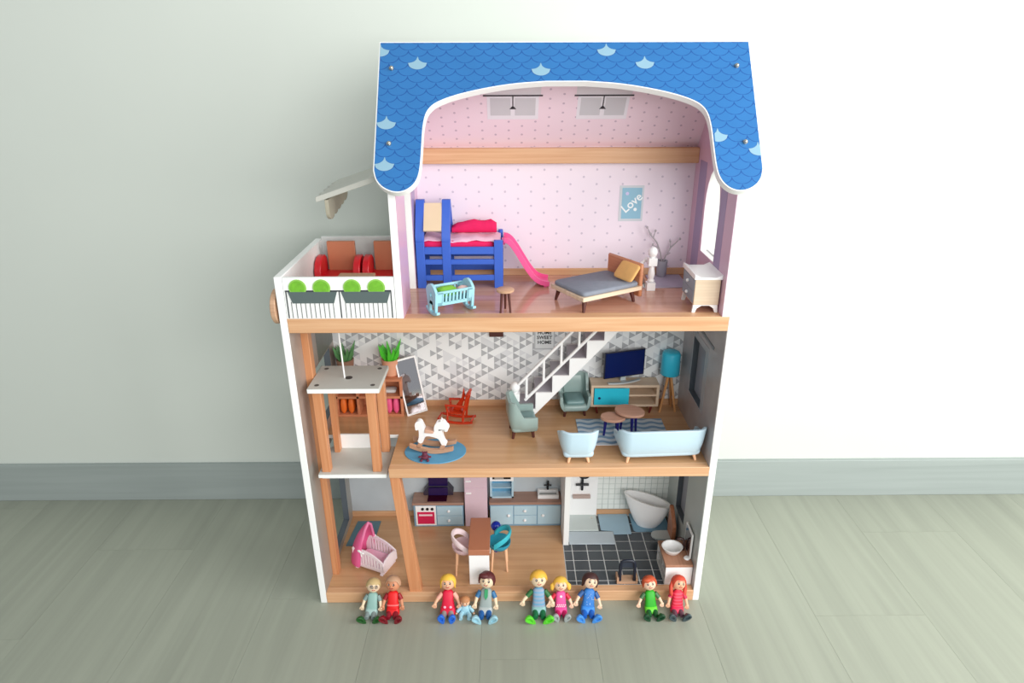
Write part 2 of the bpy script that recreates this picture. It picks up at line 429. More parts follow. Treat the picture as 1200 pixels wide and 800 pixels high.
# attic sides (gable shape); the left one has the balcony door, the right one an arched window
GY = [(0, 77.6), (11.5, 93.0), (D, 78.9)]
door = [(7.6, Z2+.01), (14.77, Z2+.01), (14.77, 72)]+[(11.18+3.59*math.cos(a*PI/8), 72+3.2*math.sin(a*PI/8)) for a in range(1, 8)]+[(7.6, 72)]
arch = [(7.4, 62.6), (14.9, 62.6), (15.1, 70)]+[(11.2+3.9*math.cos(a*PI/10), 70+6.6*math.sin(a*PI/10)) for a in range(1, 10)]+[(7.3, 70)]
outer = [(0, Z2), (D, Z2), GY[2], GY[1], GY[0]]
doorp = [(0, Z2), (7.6, Z2)]+[(7.6, 72)]+[(11.18-3.59*math.cos(a*PI/8), 72+3.2*math.sin(a*PI/8)) for a in range(1, 8)]+[(14.77, 72), (14.77, Z2), (D, Z2), GY[2], GY[1], GY[0]]
MB().prism(doorp, 'yz', 17.9, 19.0).build('attic_side_panel', WHITE, house, bevel=.06)
xpoly('wallpaper', 19.0, doorp, PINKS, .05)
MB().prism(outer, 'yz', 67.75, LW, [arch]).build('attic_side_panel', WHITE, house, bevel=.06)
xpoly('wallpaper', 67.7, outer, PINKS, .05, holes=[arch])
for x, a, b in ((67.67, 16, 20), (67.67, 4.2, 7.2), (19.05, 15.2, 19)):
    lab(xpoly('printed_curtain', x, rect(a, Z2+1.3, b, 77), LILAC, .03), 'lilac printed curtain strip')
# ------------------------------------------------------------ roof
TH = math.atan(1/1.336); CS = 1.669/1.336
def s_of(z): return (z-78.2)*CS
ROOF = scale_mat('blue_fish_scale_print', (46, 114, 178), (26, 82, 152), 2.75, 1.08)
half = [(16.35, 94.9), (16.35, 78.3), (16.75, 77.0), (17.98, 75.97), (19.7, 75.5), (21.3, 75.85), (22.5, 76.9), (22.95, 78.44), (23.07, 81.4), (23.12, 83.56), (23.4, 85.2), (23.95, 86.1), (24.9, 86.8), (27.1, 87.6), (30.8, 88.45), (35.7, 89.2), (40.6, 89.5)]
def smooth(pts, it=1):
    for _ in range(it):
        q = [pts[0]]
        for a, b in zip(pts, pts[1:]):
            q += [(a[0]*.75+b[0]*.25, a[1]*.75+b[1]*.25), (a[0]*.25+b[0]*.75, a[1]*.25+b[1]*.75)]
        pts = q+[pts[-1]]
    return pts
hp = [half[0]]+smooth(half[1:], 2)
right = [(86.9-x, z) for x, z in reversed(hp)]
outl = [(x, s_of(z)) for x, z in hp+right]
rf = MB().prism(outl, 'xz', 0, 1.1).build('roof_front_panel', WHITE, house, bevel=.08)
cxs, n_ = 43.45, len(outl)
# printed face slightly inset from the white rim
def inset(poly, d):
    out = []; n = len(poly)
    for i in range(n):
        a, b, c = Vector(poly[i-1]), Vector(poly[i]), Vector(poly[(i+1) % n])
        e1, e2 = (b-a).normalized(), (c-b).normalized()
        n1, n2 = Vector((-e1.y, e1.x)), Vector((-e2.y, e2.x)); k = (n1+n2)
        k = k.normalized() if k.length > 1e-6 else n1
        out.append(tuple(b+k*d/max(.5, k.dot(n1))))
    return out
area2 = sum(outl[i-1][0]*outl[i][1]-outl[i][0]*outl[i-1][1] for i in range(len(outl)))
face = inset(outl, .16 if area2 > 0 else -.16)
rp = MB().prism(face, 'xz', -.05, 0).build('printed_roof_face', ROOF, rf)
ang = -TH
rf.rotation_euler = (ang, 0, 0); rf.location = Vector((0, -1, 78.2))*S
LS = mat('light_scale_print', (142, 180, 200), .35, var=.02)
PW, PH = 2.75, 1.08
for (x, z) in ((21.1, 91.92), (16.95, 84.12), (18.06, 78.98), (39.64, 90.61), (49.69, 93.6), (55.41, 91.94), (65.41, 82.23), (69.36, 81.03), (16.42, 93.9)):
    best = None
    for r_ in range(-3, 20):
        par = (r_*.5) % 1; xx = PW*(round(x/PW+par-.5)+.5-par); e_ = (xx-x)**2+((r_+1)*PH-s_of(z))**2
        if best is None or e_ < best[0]: best = (e_, xx, r_)
    xx, r_ = best[1:]; z0 = r_*PH
    arc = lambda c: 1-math.sqrt(max(0, 1.0-c*c))
    lo = [(c/8) for c in range(-8, 9)]
    pts = [(xx+c*PW/2, z0+PH*arc(c)) for c in lo]+[(xx+c*PW/2, z0+PH*(1+arc(1-abs(c)))) for c in reversed(lo[1:-1])]
    lo_x = 64.15 if x > 64 else 16.5
    pts = [(min(max(a, lo_x), 70.4), min(b, s_of(94.7))) for a, b in pts]
    pp = []
    for q in pts:
        if not pp or (Vector(q)-Vector(pp[-1])).length > .02: pp.append(q)
    MB().prism(pp, 'xz', -.07, -.05).build('light_scale', LS, rf)
SCREW = mat('steel_screw', (200, 196, 185), .25, metal=1, var=0)
for x, z in ((18.29, 91.25), (18.41, 81.53), (68.27, 91.44), (68.35, 81.57)):
    s_ = s_of(z); MB().cyl((x, -.3, s_), (x, .2, s_), .34, .3).ball((x, -.3, s_), .3, 10).build('screw', SCREW, rf)
MB().cyl((69.5, -.04, 61.7), (69.5, .2, 61.7), .3).build('screw', mat('screw_cap_white', (225, 225, 225), .4, var=0), house)
# rear slope with the dotted ceiling on its underside
TH2 = math.atan(1/1.26)
rr = MB().prism([(16.35, -3.0), (70.55, -3.0), (70.55, 18.6), (16.35, 18.6)], 'xz', 0, 1.1).build('roof_rear_panel', WHITE, house, bevel=.08)
rr.rotation_euler = (TH2, 0, 0); rr.location = Vector((0, D, 78.9))*S
B(19.05, -.05, -.1, 67.7, 0, 18.1).build('dotted_ceiling', PINKC, rr)
for x0, x1 in ((31.75, 40.0), (46.2, 54.4)):
    a = B(x0, -.09, 6.1, x1, -.05, 11.0).build('printed_skylight', mat('print_white', (236, 232, 240), .4, var=0), rr)
    xm = (x0+x1)/2
    MB().box(x0+.5, -.12, 6.9, xm-.35, -.09, 10.4).box(xm+.35, -.12, 6.9, x1-.5, -.09, 10.4).build('printed_pane', mat('print_pane_grey', (206, 204, 210), .4, var=0), a)
    B(x0-.3, -.08, 11.0, x1+.3, -.06, 14.2).build('printed_blind', mat('print_blind', (222, 216, 222), .4, var=.03), rr)
    MB().box(x0-.6, -.16, 10.75, x1+.6, -.1, 11.0).box(xm-.08, -.15, 8.4, xm+.08, -.12, 10.8).prism([(xm-.55, 8.2), (xm+.55, 8.2), (xm+.15, 8.75), (xm-.15, 8.75)], 'xz', -.15, -.12).build('printed_curtain_rod', mat('print_black', (60, 58, 64), .4, var=0), rr)
# ------------------------------------------------------------ balcony front
bf = B(T+.05, .05, Z2, 17.85, .65, 62.6).build('balcony_front_panel', WHITE, house, bevel=.06)
RB = mat('rail_print_black', (58, 62, 66), .4, var=0); PLN = mat('planter_print_grey', (88, 102, 102), .4, var=.03)
def bar(x0, z0, x1, z1): return B(x0, -.02, z0, x1, .05, z1).build('printed_rail_bar', RB, bf)
bar(1.45, 60.4, 17.4, 60.62)
for x in (1.5, 9.5, 17.25): bar(x, Z2+.15, x+.16, 60.4)
for i in range(10):
    for x0 in (1.75, 9.9): bar(x0+.7*(i+.6), Z2+.15, x0+.7*(i+.6)+.07, 58.8)
for x0 in (1.85, 9.85):
    MB().prism([(x0, 60.4), (x0+7.4, 60.4), (x0+6.8, 58.6), (x0+.55, 58.6)], 'xz', -.08, .0).build('printed_planter', PLN, bf)
BUSH = mat('bush_print_green', (112, 180, 44), .6, var=.14, scale=160); BUSH2 = mat('bush_rim_green', (142, 196, 84), .6, var=.05)
for x in (3.4, 7.0, 11.57, 15.2):
    d_ = [(x+1.33*math.cos(a*PI/12), 61.0+1.33*math.sin(a*PI/12)) for a in range(-2, 15)]
    b_ = MB().prism(d_, 'xz', -.06, .04).build('printed_bush', BUSH2, bf)
    d2 = [(x+1.1*math.cos(a*PI/12), 61.0+1.1*math.sin(a*PI/12)) for a in range(-2, 15)]
    MB().prism(d2, 'xz', -.1, -.04).build('printed_foliage', BUSH, bf)
# crank disc on the left outer wall
MB().cyl((-1.1, 2.3, 57.4), (-.3, 2.3, 57.4), 2.75, n=32).build('crank_disc', TAN, house, bevel=.12)
MB().cyl((-.4, 2.3, 57.4), (0, 2.3, 57.4), .5).build('crank_axle', TAN, house)
# posters
pk = B(0, -.12, 0, 4.3, -.05, 6.3).build('printed_poster', mat('poster_border', (206, 212, 218), .4, var=0), house, loc=(54.75, D, 65.95))
B(.45, -.15, .45, 3.95, -.12, 5.9).build('poster_field', mat('poster_blue', (142, 190, 212), .4, var=.02), pk)
PW_ = mat('poster_white', (245, 250, 252), .4, var=0); PB_ = mat('poster_black', (52, 56, 60), .4, var=0)
def text(s_, size, parent, loc, m, rot=0, bold=.0):
    c = bpy.data.curves.new('lettering', 'FONT'); c.body = s_; c.size = size*S; c.align_x = 'CENTER'; c.align_y = 'CENTER'; c.extrude = .012*S; c.offset = bold*S
    o = bpy.data.objects.new('t', c); COL.objects.link(o)
    dg = bpy.context.evaluated_depsgraph_get(); me = bpy.data.meshes.new_from_object(o.evaluated_get(dg))
    bpy.data.objects.remove(o); me.name = 'lettering'; me.materials.clear(); me.materials.append(m)
    q = bpy.data.objects.new('lettering', me); COL.objects.link(q); q.parent = parent
    q.location = Vector(loc)*S; q.rotation_euler = (PI/2, -math.radians(rot), 0)
    return q
lab(text('Love', 2.1, pk, (2.25, -.17, 3.25), PW_, 42, .03), 'white word Love set diagonally')
MB().cyl((2.9, -.17, 2.1), (2.9, -.15, 2.1), .3).build('printed_dot', PW_, pk)
MB().cyl((1.35, -.17, 4.9), (1.35, -.15, 4.9), .3).build('printed_dot', mat('poster_lilac', (205, 200, 235), .4, var=0), pk)
hk = B(0, -.12, 0, 4.0, -.05, 5.2).build('printed_poster', mat('poster_grey', (196, 200, 204), .4, var=0), house, loc=(39.9, D, 41.0))
B(.25, -.15, .3, 3.75, -.12, 5.0).build('poster_field', mat('poster_white2', (230, 234, 236), .4, var=0), hk)
for s_, z in (('HOME', 3.5), ('SWEET', 2.5), ('HOME', 1.5)): text(s_, .95, hk, (2.0, -.17, z), PB_, 0, .025)
B(31.3, D-.7, 43.9, 34.0, D-.1, 44.9).build('wooden_stop_block', DARKLEG, house, bevel=.05)

# awning on the left attic wall above the balcony
aw = thing('awning', 'grey-white sloping awning board with scalloped end hanging over the dollhouse balcony', 'awning', (17.8, 11, 77.3))
AWM = mat('awning_grey', (190, 190, 182), .5, var=.03); AWV = mat('awning_valance_beige', (172, 166, 148), .5, var=.04)
def wavy(y): return .45*math.sin(y*1.5)
bp = [(0, -9), (0, 10)]+[(-12.3+wavy(y)-.1*(y-10), y) for y in (10, 9, 8, 7, 6, 5, 4, 3, 2, 1, 0, -1, -2, -3, -4, -5, -6, -7, -8, -9)]
b_ = MB(); b_.prism(bp, 'xy', -.4, .4); b_.v = [Vector((p.x, p.y, p.z+p.x*.33)) for p in b_.v]
b_.build('awning_board', AWM, aw, bevel=.06)
vp = [(-9, 0), (10, 0)]
sc = []
for i in range(5):
    y0, y1 = 10-i*3.8, 10-(i+1)*3.8; c = (y0+y1)/2
    sc += [(c+1.85*math.cos(a), -2.6-1.2*math.sin(a)) for a in (0.1, .6, 1.1, 1.57, 2.0, 2.5, 3.04)]
v_ = MB()
for i in range(5):
    y0, y1 = 10-i*3.8, 10-(i+1)*3.8; c = (y0+y1)/2; xo = -11.2-.1*(c-10)
    poly = [(y1+.05, .3), (y0-.05, .3)]+[(c+1.85*math.cos(a), -1.5-(1.3+.25*i*0)*math.sin(a)) for a in (0.1, .6, 1.1, 1.57, 2.0, 2.5, 3.04)]
    MB().prism([(y, z-3.9) for y, z in poly], 'yz', xo, xo+.5).build('valance_scallop', AWV, aw, bevel=.05)

# ============================================================ BALCONY THINGS
def balcony_chair(label, loc, rz=0):
    t = thing('balcony_armchair', label, 'armchair', loc, rz, 'red armchairs on the balcony')
    MB().prism([(-3.1, 0), (3.1, 0), (3.1, 1.9), (-3.1, 1.9)], 'xz', -2.6, 2.4).build('seat', RED, t, bevel=.2)
    for s in (-1, 1):
        a = [(-2.7, 0), (2.5, 0), (2.5, 3.0), (2.1, 4.3), (1.2, 4.9), (-.6, 4.9), (-1.9, 4.2), (-2.7, 3.0)]
        MB().prism(a, 'yz', s*3.95, s*2.75).build('armrest', RED, t, bevel=.18)
    B(-2.45, 1.7, 1.2, 2.45, 2.4, 7.1).build('backrest', mat('orange_brown_board', (190, 118, 86), .45, var=.03), t, bevel=.06)
    return t
balcony_chair('red armchair with brown square backrest at the left of the balcony', (5.3, 18.4, Z2))
balcony_chair('red armchair with brown backrest on the balcony, half hidden by the attic wall', (13.6, 18.4, Z2))
t = thing('balcony_table', 'low pale wooden table in front of the red balcony armchairs', 'table', (9.3, 11.2, Z2))
B(-3.0, -2.6, 2.6, 3.0, 3.0, 3.1).build('table_top', TAN, t, bevel=.08)
for x in (-2.6, 2.6):
    for y in (-2.2, 2.6): MB().cyl((x, y, 0), (x, y, 2.6), .22).build('leg', TAN, t)

# ============================================================ ATTIC
# loft bed with house-shaped head
t = thing('loft_bed', 'royal blue wooden loft bed with little house gable standing at the left attic wall', 'bed', (19.3, 15.0, Z2))
WB, DB = 14.8, 7.3
def post(x, y, z1, w=1.45, th=.7): return B(x, y, 0, x+w, y+th, z1)
for x in (0, 4.45):
    for y0 in (0, DB-.7): post(x, y0, 8.2).build('post', BLUE, t, bevel=.06)
    # rafters up to the ridge
    y1 = DB/2
    MB().prism([(0, 8.2), (.75, 8.2), (y1+.1, 13.9), (y1+.1, 14.7), (y1-.45, 14.7), (0, 9.2)], 'yz', x, x+1.45).build('rafter', BLUE, t, bevel=.05)
    MB().prism([(DB, 8.2), (DB-.75, 8.2), (y1-.1, 13.9), (y1-.1, 14.7), (y1+.45, 14.7), (DB, 9.2)], 'yz', x, x+1.45).build('rafter', BLUE, t, bevel=.05)
for y0 in (0, DB-.7): post(WB-1.5, y0, 8.4, 1.5).build('post', BLUE, t, bevel=.06)
for z, h in ((6.0, 1.25), (4.2, .9), (1.35, .95)):
    B(1.45, .1, z, 4.45, .55, z+h).build('rail', BLUE, t, bevel=.05); B(5.9, .1, z, WB-1.5, .55, z+h).build('rail', BLUE, t, bevel=.05)
for z, h in ((6.0, 1.25), (3.9, 1.0), (1.35, .95)): B(1.45, DB-.55, z, WB-1.5, DB-.1, z+h).build('rail', BLUE, t, bevel=.05)
for z in (1.35, 6.0):
    for x in (.1, WB-.6): B(x, .7, z, x+.5, DB-.7, z+1.1).build('end_rail', BLUE, t, bevel=.05)
B(.5, .6, 6.3, WB-.5, DB-.6, 6.75).build('bed_board', BLUE, t)
MB().prism([(.25, 9.9), (.05, 10.1), (y1-.55, 14.2), (y1-.35, 14.0)], 'yz', 1.45, 4.45).build('gable_board', mat('beige_gable_board', (226, 205, 172), .5, var=.02), t)
r_ = MB().cyl((WB-.4, DB-1.1, 7.8), (WB-.4, DB-1.1, 8.9), .4); r_.build('post_knob', BLUE, t)
tag(cushion(MB(), 20.0, 15.7, 62.8, 32.8, 21.6, 64.2, 8).build('mattress', MAG, bevel=0), 'magenta mattress lying in the blue loft bed', 'mattress')
sh = MB(); g = []
for i in range(17):
    x = 20.6+i*(13.1/16); row = []
    for j in range(9):
        y = 15.75+j*(5.4/8)
        z = 64.35+.16*math.sin(i*.7+j*.3)+.1*math.sin(i*1.9)-(.6*max(0, (i-14))/2)**2*.6
        if j == 0: z -= .35
        row.append((x, y, z))
    g.append([(x, y, z+.22) for x, y, z in row])
vs = [p for r in g for p in r]; n9 = 9
sh.add(vs+[(x, y, z-.12) for x, y, z in vs], [(i*n9+j, (i+1)*n9+j, (i+1)*n9+j+1, i*n9+j+1) for i in range(16) for j in range(8)] +
       [(153+i*n9+j, 153+i*n9+j+1, 153+(i+1)*n9+j+1, 153+(i+1)*n9+j) for i in range(16) for j in range(8)] +
       [(i*n9, 153+i*n9, 153+(i+1)*n9, (i+1)*n9) for i in range(16)]+[(i*n9+8, (i+1)*n9+8, 153+(i+1)*n9+8, 153+i*n9+8) for i in range(16)] +
       [(j, j+1, 153+j+1, 153+j) for j in range(8)]+[(144+j, 153+144+j, 153+145+j, 145+j) for j in range(8)])
tag(sh.build('sheet', PALEPINK, smooth=60), 'pale pink sheet draped over the magenta mattress of the loft bed', 'sheet')
pl_ = MB(); rs = []
for k in range(9):
    x = 25.2+k*(7.8/8); h = .7+.55*min(1, k/2.5)*(1 if k < 8 else .55)+.08*math.sin(k*2)
    rs.append([(x, 19.9+.85*math.cos(a)*(.6+.4*min(1, h)), 64.7+h*.9+h*math.sin(a)*.9) for a in [i*PI/8 for i in range(16)]])
pl_.rings(rs); tag(pl_.build('pillow', MAG, smooth=70), 'long magenta pillow along the back of the loft bed', 'pillow')
# slide
t = thing('slide', 'hot pink slide running from the blue loft bed down to the attic floor', 'slide', (34.2, 18.1, Z2))
pr_ = [(0, 8.0), (.6, 7.95), (1.3, 7.4), (2.2, 6.1), (3.2, 4.4), (4.2, 2.8), (5.2, 1.5), (6.3, .75), (7.4, .55), (7.9, .5)]
pr_ = smooth(pr_, 1)
up = []; hw = 2.25
rs = []
for i, (x, z) in enumerate(pr_):
    yy = -x*.13
    a = pr_[max(i-1, 0)]; b = pr_[min(i+1, len(pr_)-1)]; d_ = Vector((b[0]-a[0], b[1]-a[1])).normalized(); nx, nz = -d_.y, d_.x
    def P(y, h): return (x+nx*h, yy+y, z+nz*h)
    rs.append([P(-hw, -.25), P(hw, -.25), P(hw, .6), P(hw-.28, .6), P(hw-.28, .0), P(-hw+.28, .0), P(-hw+.28, .6), P(-hw, .6)])
MB().rings(rs).build('slide_chute', HOTPINK, t, bevel=.05, smooth=50)
B(7.0, -2.8, 0, 7.5, .9, .35).build('slide_foot', HOTPINK, t)
MB().box(-.3, -1.2, 7.2, .3, 1.2, 7.9).build('slide_hook', HOTPINK, t)

# cradle
t = thing('cradle', 'light blue plastic rocking cradle with slatted sides at the attic floor edge', 'cradle', (26.0, 3.1, Z2), 29)
def cradle_end(x0, x1):
    o_ = [(-1.9, 3.9), (-1.35, 0.5), (-.75, .5), (-.7, 1.75), (.7, 1.75), (.75, .5), (1.35, .5), (1.9, 3.9), (1.55, 4.35), (1.0, 4.75), (.3, 5.0), (-.3, 5.0), (-1.0, 4.75), (-1.55, 4.35)]
    h_ = [(.38*math.cos(a*PI/5), 3.3+.38*math.sin(a*PI/5)) for a in range(10)]
    return MB().prism(o_, 'yz', x0, x1, [h_])
for x0 in (-3.3, 2.85):
    e = cradle_end(x0, x0+.45).build('end_panel', AQUA, t, bevel=.05)
    rk = MB(); rs = []
    for i in range(11):
        y = -2.1+i*.42; z = .06+.12*y*y
        rs.append([(x0-.05, y, z), (x0+.5, y, z), (x0+.5, y, z+.42), (x0-.05, y, z+.42)])
    rk.rings(rs).build('rocker', AQUA, t, bevel=.04)
for s in (-1, 1):
    y0, y1 = s*1.3, s*1.75
    def P(x, z): f = (z-1.8)/2.3; return (x, s*(1.25+.5*f), z)
    def strip(x0, z0, x1, z1):
        a = [P(x0, z0), P(x1, z0), P(x1, z1), P(x0, z1)]
        return a, [(p[0], p[1]+s*.22, p[2]) for p in a]
    m1 = MB()
    for q in ((-2.9, 3.75, 2.9, 4.15), (-2.9, 1.75, 2.9, 2.3), (-2.9, 1.75, -2.1, 4.0), (2.1, 1.75, 2.9, 4.0)):
        a, b = strip(*q); m1.rings([a, b])
    m1.build('side_frame', AQUA, t)
    for i in range(8):
        a, b = strip(-2.1+i*.6-.14+.05, 2.2, -2.1+i*.6+.14+.05, 3.85); MB().rings([a, b]).build('slat', AQUA, t)
B(-2.9, -1.3, 1.75, 2.9, 1.3, 1.95).build('base', AQUA, t)
tag(cushion(MB(), -1.5, -1.1, 0, 1.6, 1.1, 1.5, 5, puff=.3).build('blanket', mat('lime_blanket', (128, 196, 62), .8, var=.1, scale=120), loc=(25.4, 2.9, Z2+2.7)), 'lime green blanket bundled inside the blue cradle', 'blanket').rotation_euler = (0, 0, .5)
tag(MB().ball((0, 0, 0), (1.0, .9, .65)).build('cushion', mat('shell_pink', (240, 204, 196), .8, var=.03), loc=(27.9, 4.2, Z2+3.3)), 'small pale pink cushion at the right end inside the cradle', 'cushion')
# stool
t = thing('stool', 'small round stool with pale seat and dark brown legs beside the cradle', 'stool', (34.5, 3.2, Z2))
MB().lathe([(1.2, 3.2), (1.38, 3.3), (1.4, 3.6), (1.25, 3.7), (.01, 3.7)], n=24).build('seat', TAN, t)
for a in (-130, -45, 90):
    c, s_ = math.cos(math.radians(a)), math.sin(math.radians(a))
    MB().cyl((c*1.15, s_*1.15, 0), (c*.75, s_*.75, 3.25), .16, .24).build('leg', DARKLEG, t)
# double bed
t = thing('double_bed', 'low bed with slate grey mattress, pale frame and brown headboard', 'bed', (46.5, 1.3, Z2), 31)
t.scale = (1.12, 1.1, 1.0)
B(0, 0, 1.95, 10.6, 8.0, 2.65).build('bed_frame', PALEW, t, bevel=.1)
tag_m = cushion(MB(), .2, .2, 2.6, 10.3, 7.8, 3.35, 14, 40)
tag_m.build('mattress', GREYF, t, smooth=60)
B(10.3, .1, .7, 10.9, 7.9, 6.3).build('headboard', wood('headboard_brown', (206, 142, 104), (186, 120, 84), 'y', .4), t, bevel=.3)
for x, y, dx, dy in ((.9, .9, -.35, -.35), (.9, 7.1, -.35, .35), (9.3, .9, .35, -.35), (9.3, 7.1, .35, .35)):
    MB().cyl((x+dx, y+dy, 0), (x, y, 2.0), .2, .38).build('leg', DARKLEG, t)
pw_ = cushion(MB(), -1.6, -2.3, -.22, 1.6, 2.3, .22, 7, 28, .35).build('pillow', mat('ochre_fabric', (232, 180, 110), .85, var=.05, scale=90), smooth=70)
tag(pw_, 'square ochre pillow leaning on the brown headboard of the grey bed', 'pillow')
pw_.location = Vector((54.2, 8.3, 60.95))*S; pw_.rotation_euler = (0, math.radians(-52), math.radians(30))
# changing dresser
t = thing('dresser', 'changing dresser with white tray top, grey drawer front and white splayed legs', 'dresser', (65.55, 5.3, Z2))
B(-1.95, -3.5, 1.3, 1.95, 3.5, 5.4).build('body', PALEW, t, bevel=.08)
for z0, z1 in ((1.55, 3.3), (3.4, 5.2)):
    d_ = B(-2.05, -3.2, z0, -1.9, 3.2, z1).build('drawer', mat('drawer_blue_grey', (138, 152, 168), .4, var=.02), t, bevel=.04)
    MB().ball((-2.2, 0, (z0+z1)/2), .28, 12).build('knob', WHITEP, d_)
tr = MB(); rs = []
for i in range(13):
    y = -3.7+i*7.4/12
    e = .55*abs(y/3.7)**2
    rs.append([(-2.15, y, 5.4), (2.15, y, 5.4), (2.15, y, 6.2), (1.7, y, 6.0), (1.2, y, 5.75), (-1.2, y, 5.75), (-1.7, y, 6.0), (-2.15, y, 6.2)])
tr.rings(rs).build('tray_top', WHITEP, t, bevel=.05)
for y in (-3.1, 3.1):
    MB().prism([(-2.0, 0), (-1.55, 0), (-1.3, .7), (-.6, 1.15), (.6, 1.15), (1.3, .7), (1.55, 0), (2.0, 0), (1.85, 1.4), (-1.85, 1.4)], 'xz', y-.25, y+.25).build('leg_bracket', WHITEP, t)
# vase with twigs, landing mat
t = thing('twig_vase', 'grey pot with bare twigs at the attic back wall beside the white post', 'vase', (62.9, 21.3, Z2))
MB().lathe([(.75, 0), (.9, .2), (1.0, 2.9), (.8, 2.9), (.75, 2.4), (.01, 2.4)], n=20).build('pot', mat('pot_grey', (158, 158, 168), .5, var=.03), t)
TW = mat('twig_grey', (172, 166, 170), .7, var=.05)
for pts in ([(0, 0, 2.2), (-.4, 0, 4.2), (-1.2, 0, 6.2), (-2.4, .2, 7.6), (-3.1, .2, 8.9)], [(0, 0, 2.2), (.6, 0, 3.8), (1.3, 0, 5.2), (2.1, .1, 6.0), (2.9, .1, 6.8)], [(-.7, 0, 5.0), (-1.9, .1, 5.8)], [(-1.9, .1, 7.1), (-1.6, .1, 8.3)], [(1.3, 0, 5.2), (1.2, 0, 6.4)], [(.6, 0, 3.8), (1.4, 0, 4.3)]):
    MB().tube(pts, [.13]*(len(pts)-1)+[.05], 6).build('twig', TW, t)
for p in ((-3.1, .2, 8.9), (-1.9, .1, 5.8), (-1.6, .1, 8.3), (2.9, .1, 6.8), (1.2, 0, 6.4), (-2.4, .2, 7.7)):
    MB().ball(p, (.2, .12, .26), 8).build('bud', TW, t)
tag(B(-3.1, -3.8, 0, 3.1, 3.8, .16).build('landing_mat', mat('lilac_grey_mat', (178, 172, 190), .6, var=.03), loc=(63.3, 18.3, Z2)), 'lilac grey rectangular mat on the attic floor behind the white post', 'mat')
bpy.data.objects['twig_vase'].location.z = (Z2+.17)*S
# small hook lamp by the dresser
tag(MB().tube([(0, 0, 0), (0, 0, 1.3), (.2, 0, 1.8), (.6, 0, 1.9), (.9, 0, 1.6)], .1, 8).ball((0, 0, .1), (.45, .45, .16), 12).build('hook_stand', SCREW, loc=(65.9, 11.5, Z2)), 'tiny metal hook stand behind the white changing dresser', 'stand')

# ============================================================ STAIRCASE
t = thing('toy_staircase', 'white toy staircase with grey treads and railing rising from living floor to attic', 'staircase', (36.9, 19.0, Z1))
G, RI = 3.07, 3.47
sw = []
zz0 = 3.1
for k in range(8):
    sw += [(k*G, (zz0+(k-1)*RI) if k else 0.05), (k*G, zz0+k*RI if k < 7 else 27.0)]
sw = [(0, .05)]
for k in range(7):
    sw += [(k*G, zz0+k*RI), ((k+1)*G, zz0+k*RI)]
sw += [(7*G, 26.9), (7*G+.6, 26.9)]
lowz = lambda x: 2.05+1.13*(x-3.1)
sw += [(7*G+.6, lowz(7*G+.6)), (1.3, .03)]
MB().prism([(a, b) for a, b in sw], 'xz', -3.75, -3.35).build('stringer', WHITEP, t, bevel=.04)
MB().prism([(a, b) for a, b in sw], 'xz', 2.9, 3.3).build('stringer', WHITEP, t, bevel=.04)
TRD = mat('tread_grey_print', (176, 172, 182), .35, var=.04, scale=20)
for k in range(7):
    x, z = k*G, zz0+k*RI
    B(x-.05, -3.35, z-.35, x+G, 2.9, z).build('tread', TRD, t, bevel=.03)
    B(x-.0, -3.35, z-RI if k else .05, x+.3, 2.9, z-.35).build('riser', TRD, t)
rl = lambda x: 3.5+1.09*x
def brail(x0, x1, dz, name): MB().tube([(x0, -3.95, rl(x0)+dz), (x1, -3.95, rl(x1)+dz)], .3, 8).build(name, WHITEP, t, smooth=60)
brail(1.1, 21.6, .45, 'lower_rail'); brail(-1.0, 21.9, 5.0, 'handrail')
for k in range(7):
    x = 1.35+k*3.15
    MB().cyl((x, -3.95, rl(x)+.4), (x, -3.95, rl(x)+5.0), .24, n=10).build('baluster', WHITEP, t)
def newel(x, y, z, nm, k=.86):
    n_ = MB(); n_.box(x-.85*k, y-.85*k, z, x+.85*k, y+.85*k, z+1.6*k)
    n_.lathe([(r*k, h*k) for r, h in [(.35, 1.6), (.75, 1.9), (.5, 2.3), (.72, 3.3), (.5, 4.6), (.42, 5.0), (.3, 5.1)]], (x, y, z))
    n_.box(x-.85*k, y-.85*k, z+5.05*k, x+.85*k, y+.85*k, z+6.6*k)
    n_.lathe([(r*k, h*k) for r, h in [(.4, 6.6), (.5, 6.8), (.8, 7.1), (.95, 7.7), (.8, 8.3), (.45, 8.65), (.01, 8.75)]], (x, y, z))
    return n_.build(nm, WHITEP, t, bevel=.05)
newel(22.5, -5.35, 27.11, 'newel_post')
newel(-.75, -3.6, 0, 'newel_post', 1.0)
MB().tube([(21.6, -4.0, rl(21.6)+5.0), (22.5, -5.0, rl(22.0)+4.6)], .3, 8).build('handrail_bracket', WHITEP, t)

# ============================================================ LIFT
t = thing('toy_lift', 'wooden toy lift cage with pale grey platforms and pine posts hanging on a white cord', 'lift', (2.45, .6, 27.0))
def plate(z, holes): 
    hs = [[(cx+.45*math.cos(a*PI/5), cy+.32*math.sin(a*PI/5)) for a in range(10)] for cx, cy in holes]
    return MB().prism([(0, 0), (11.7, 0), (11.7, 9.1), (0, 9.1)], 'xy', z, z+.8, hs)
hc = [(1.3, 1.4), (10.4, 1.4), (1.3, 7.8), (10.4, 7.8)]
pt = MB().prism([(0, 0), (11.7, 0), (11.7, 9.1), (0, 9.1)], 'xy', 16.0, 16.8).build('top_platform', GREYBOARD, t, bevel=.12)
B(.1, -.04, 16.05, 11.6, 0, 16.75).build('platform_edge', WHITE, t); B(.1, -.04, -.05, 11.6, 0, .55).build('platform_edge', WHITE, t)
MB().prism([(0, 0), (11.7, 0), (11.7, 9.1), (0, 9.1)], 'xy', -.1, .6).build('bottom_platform', GREYBOARD, t, bevel=.12)
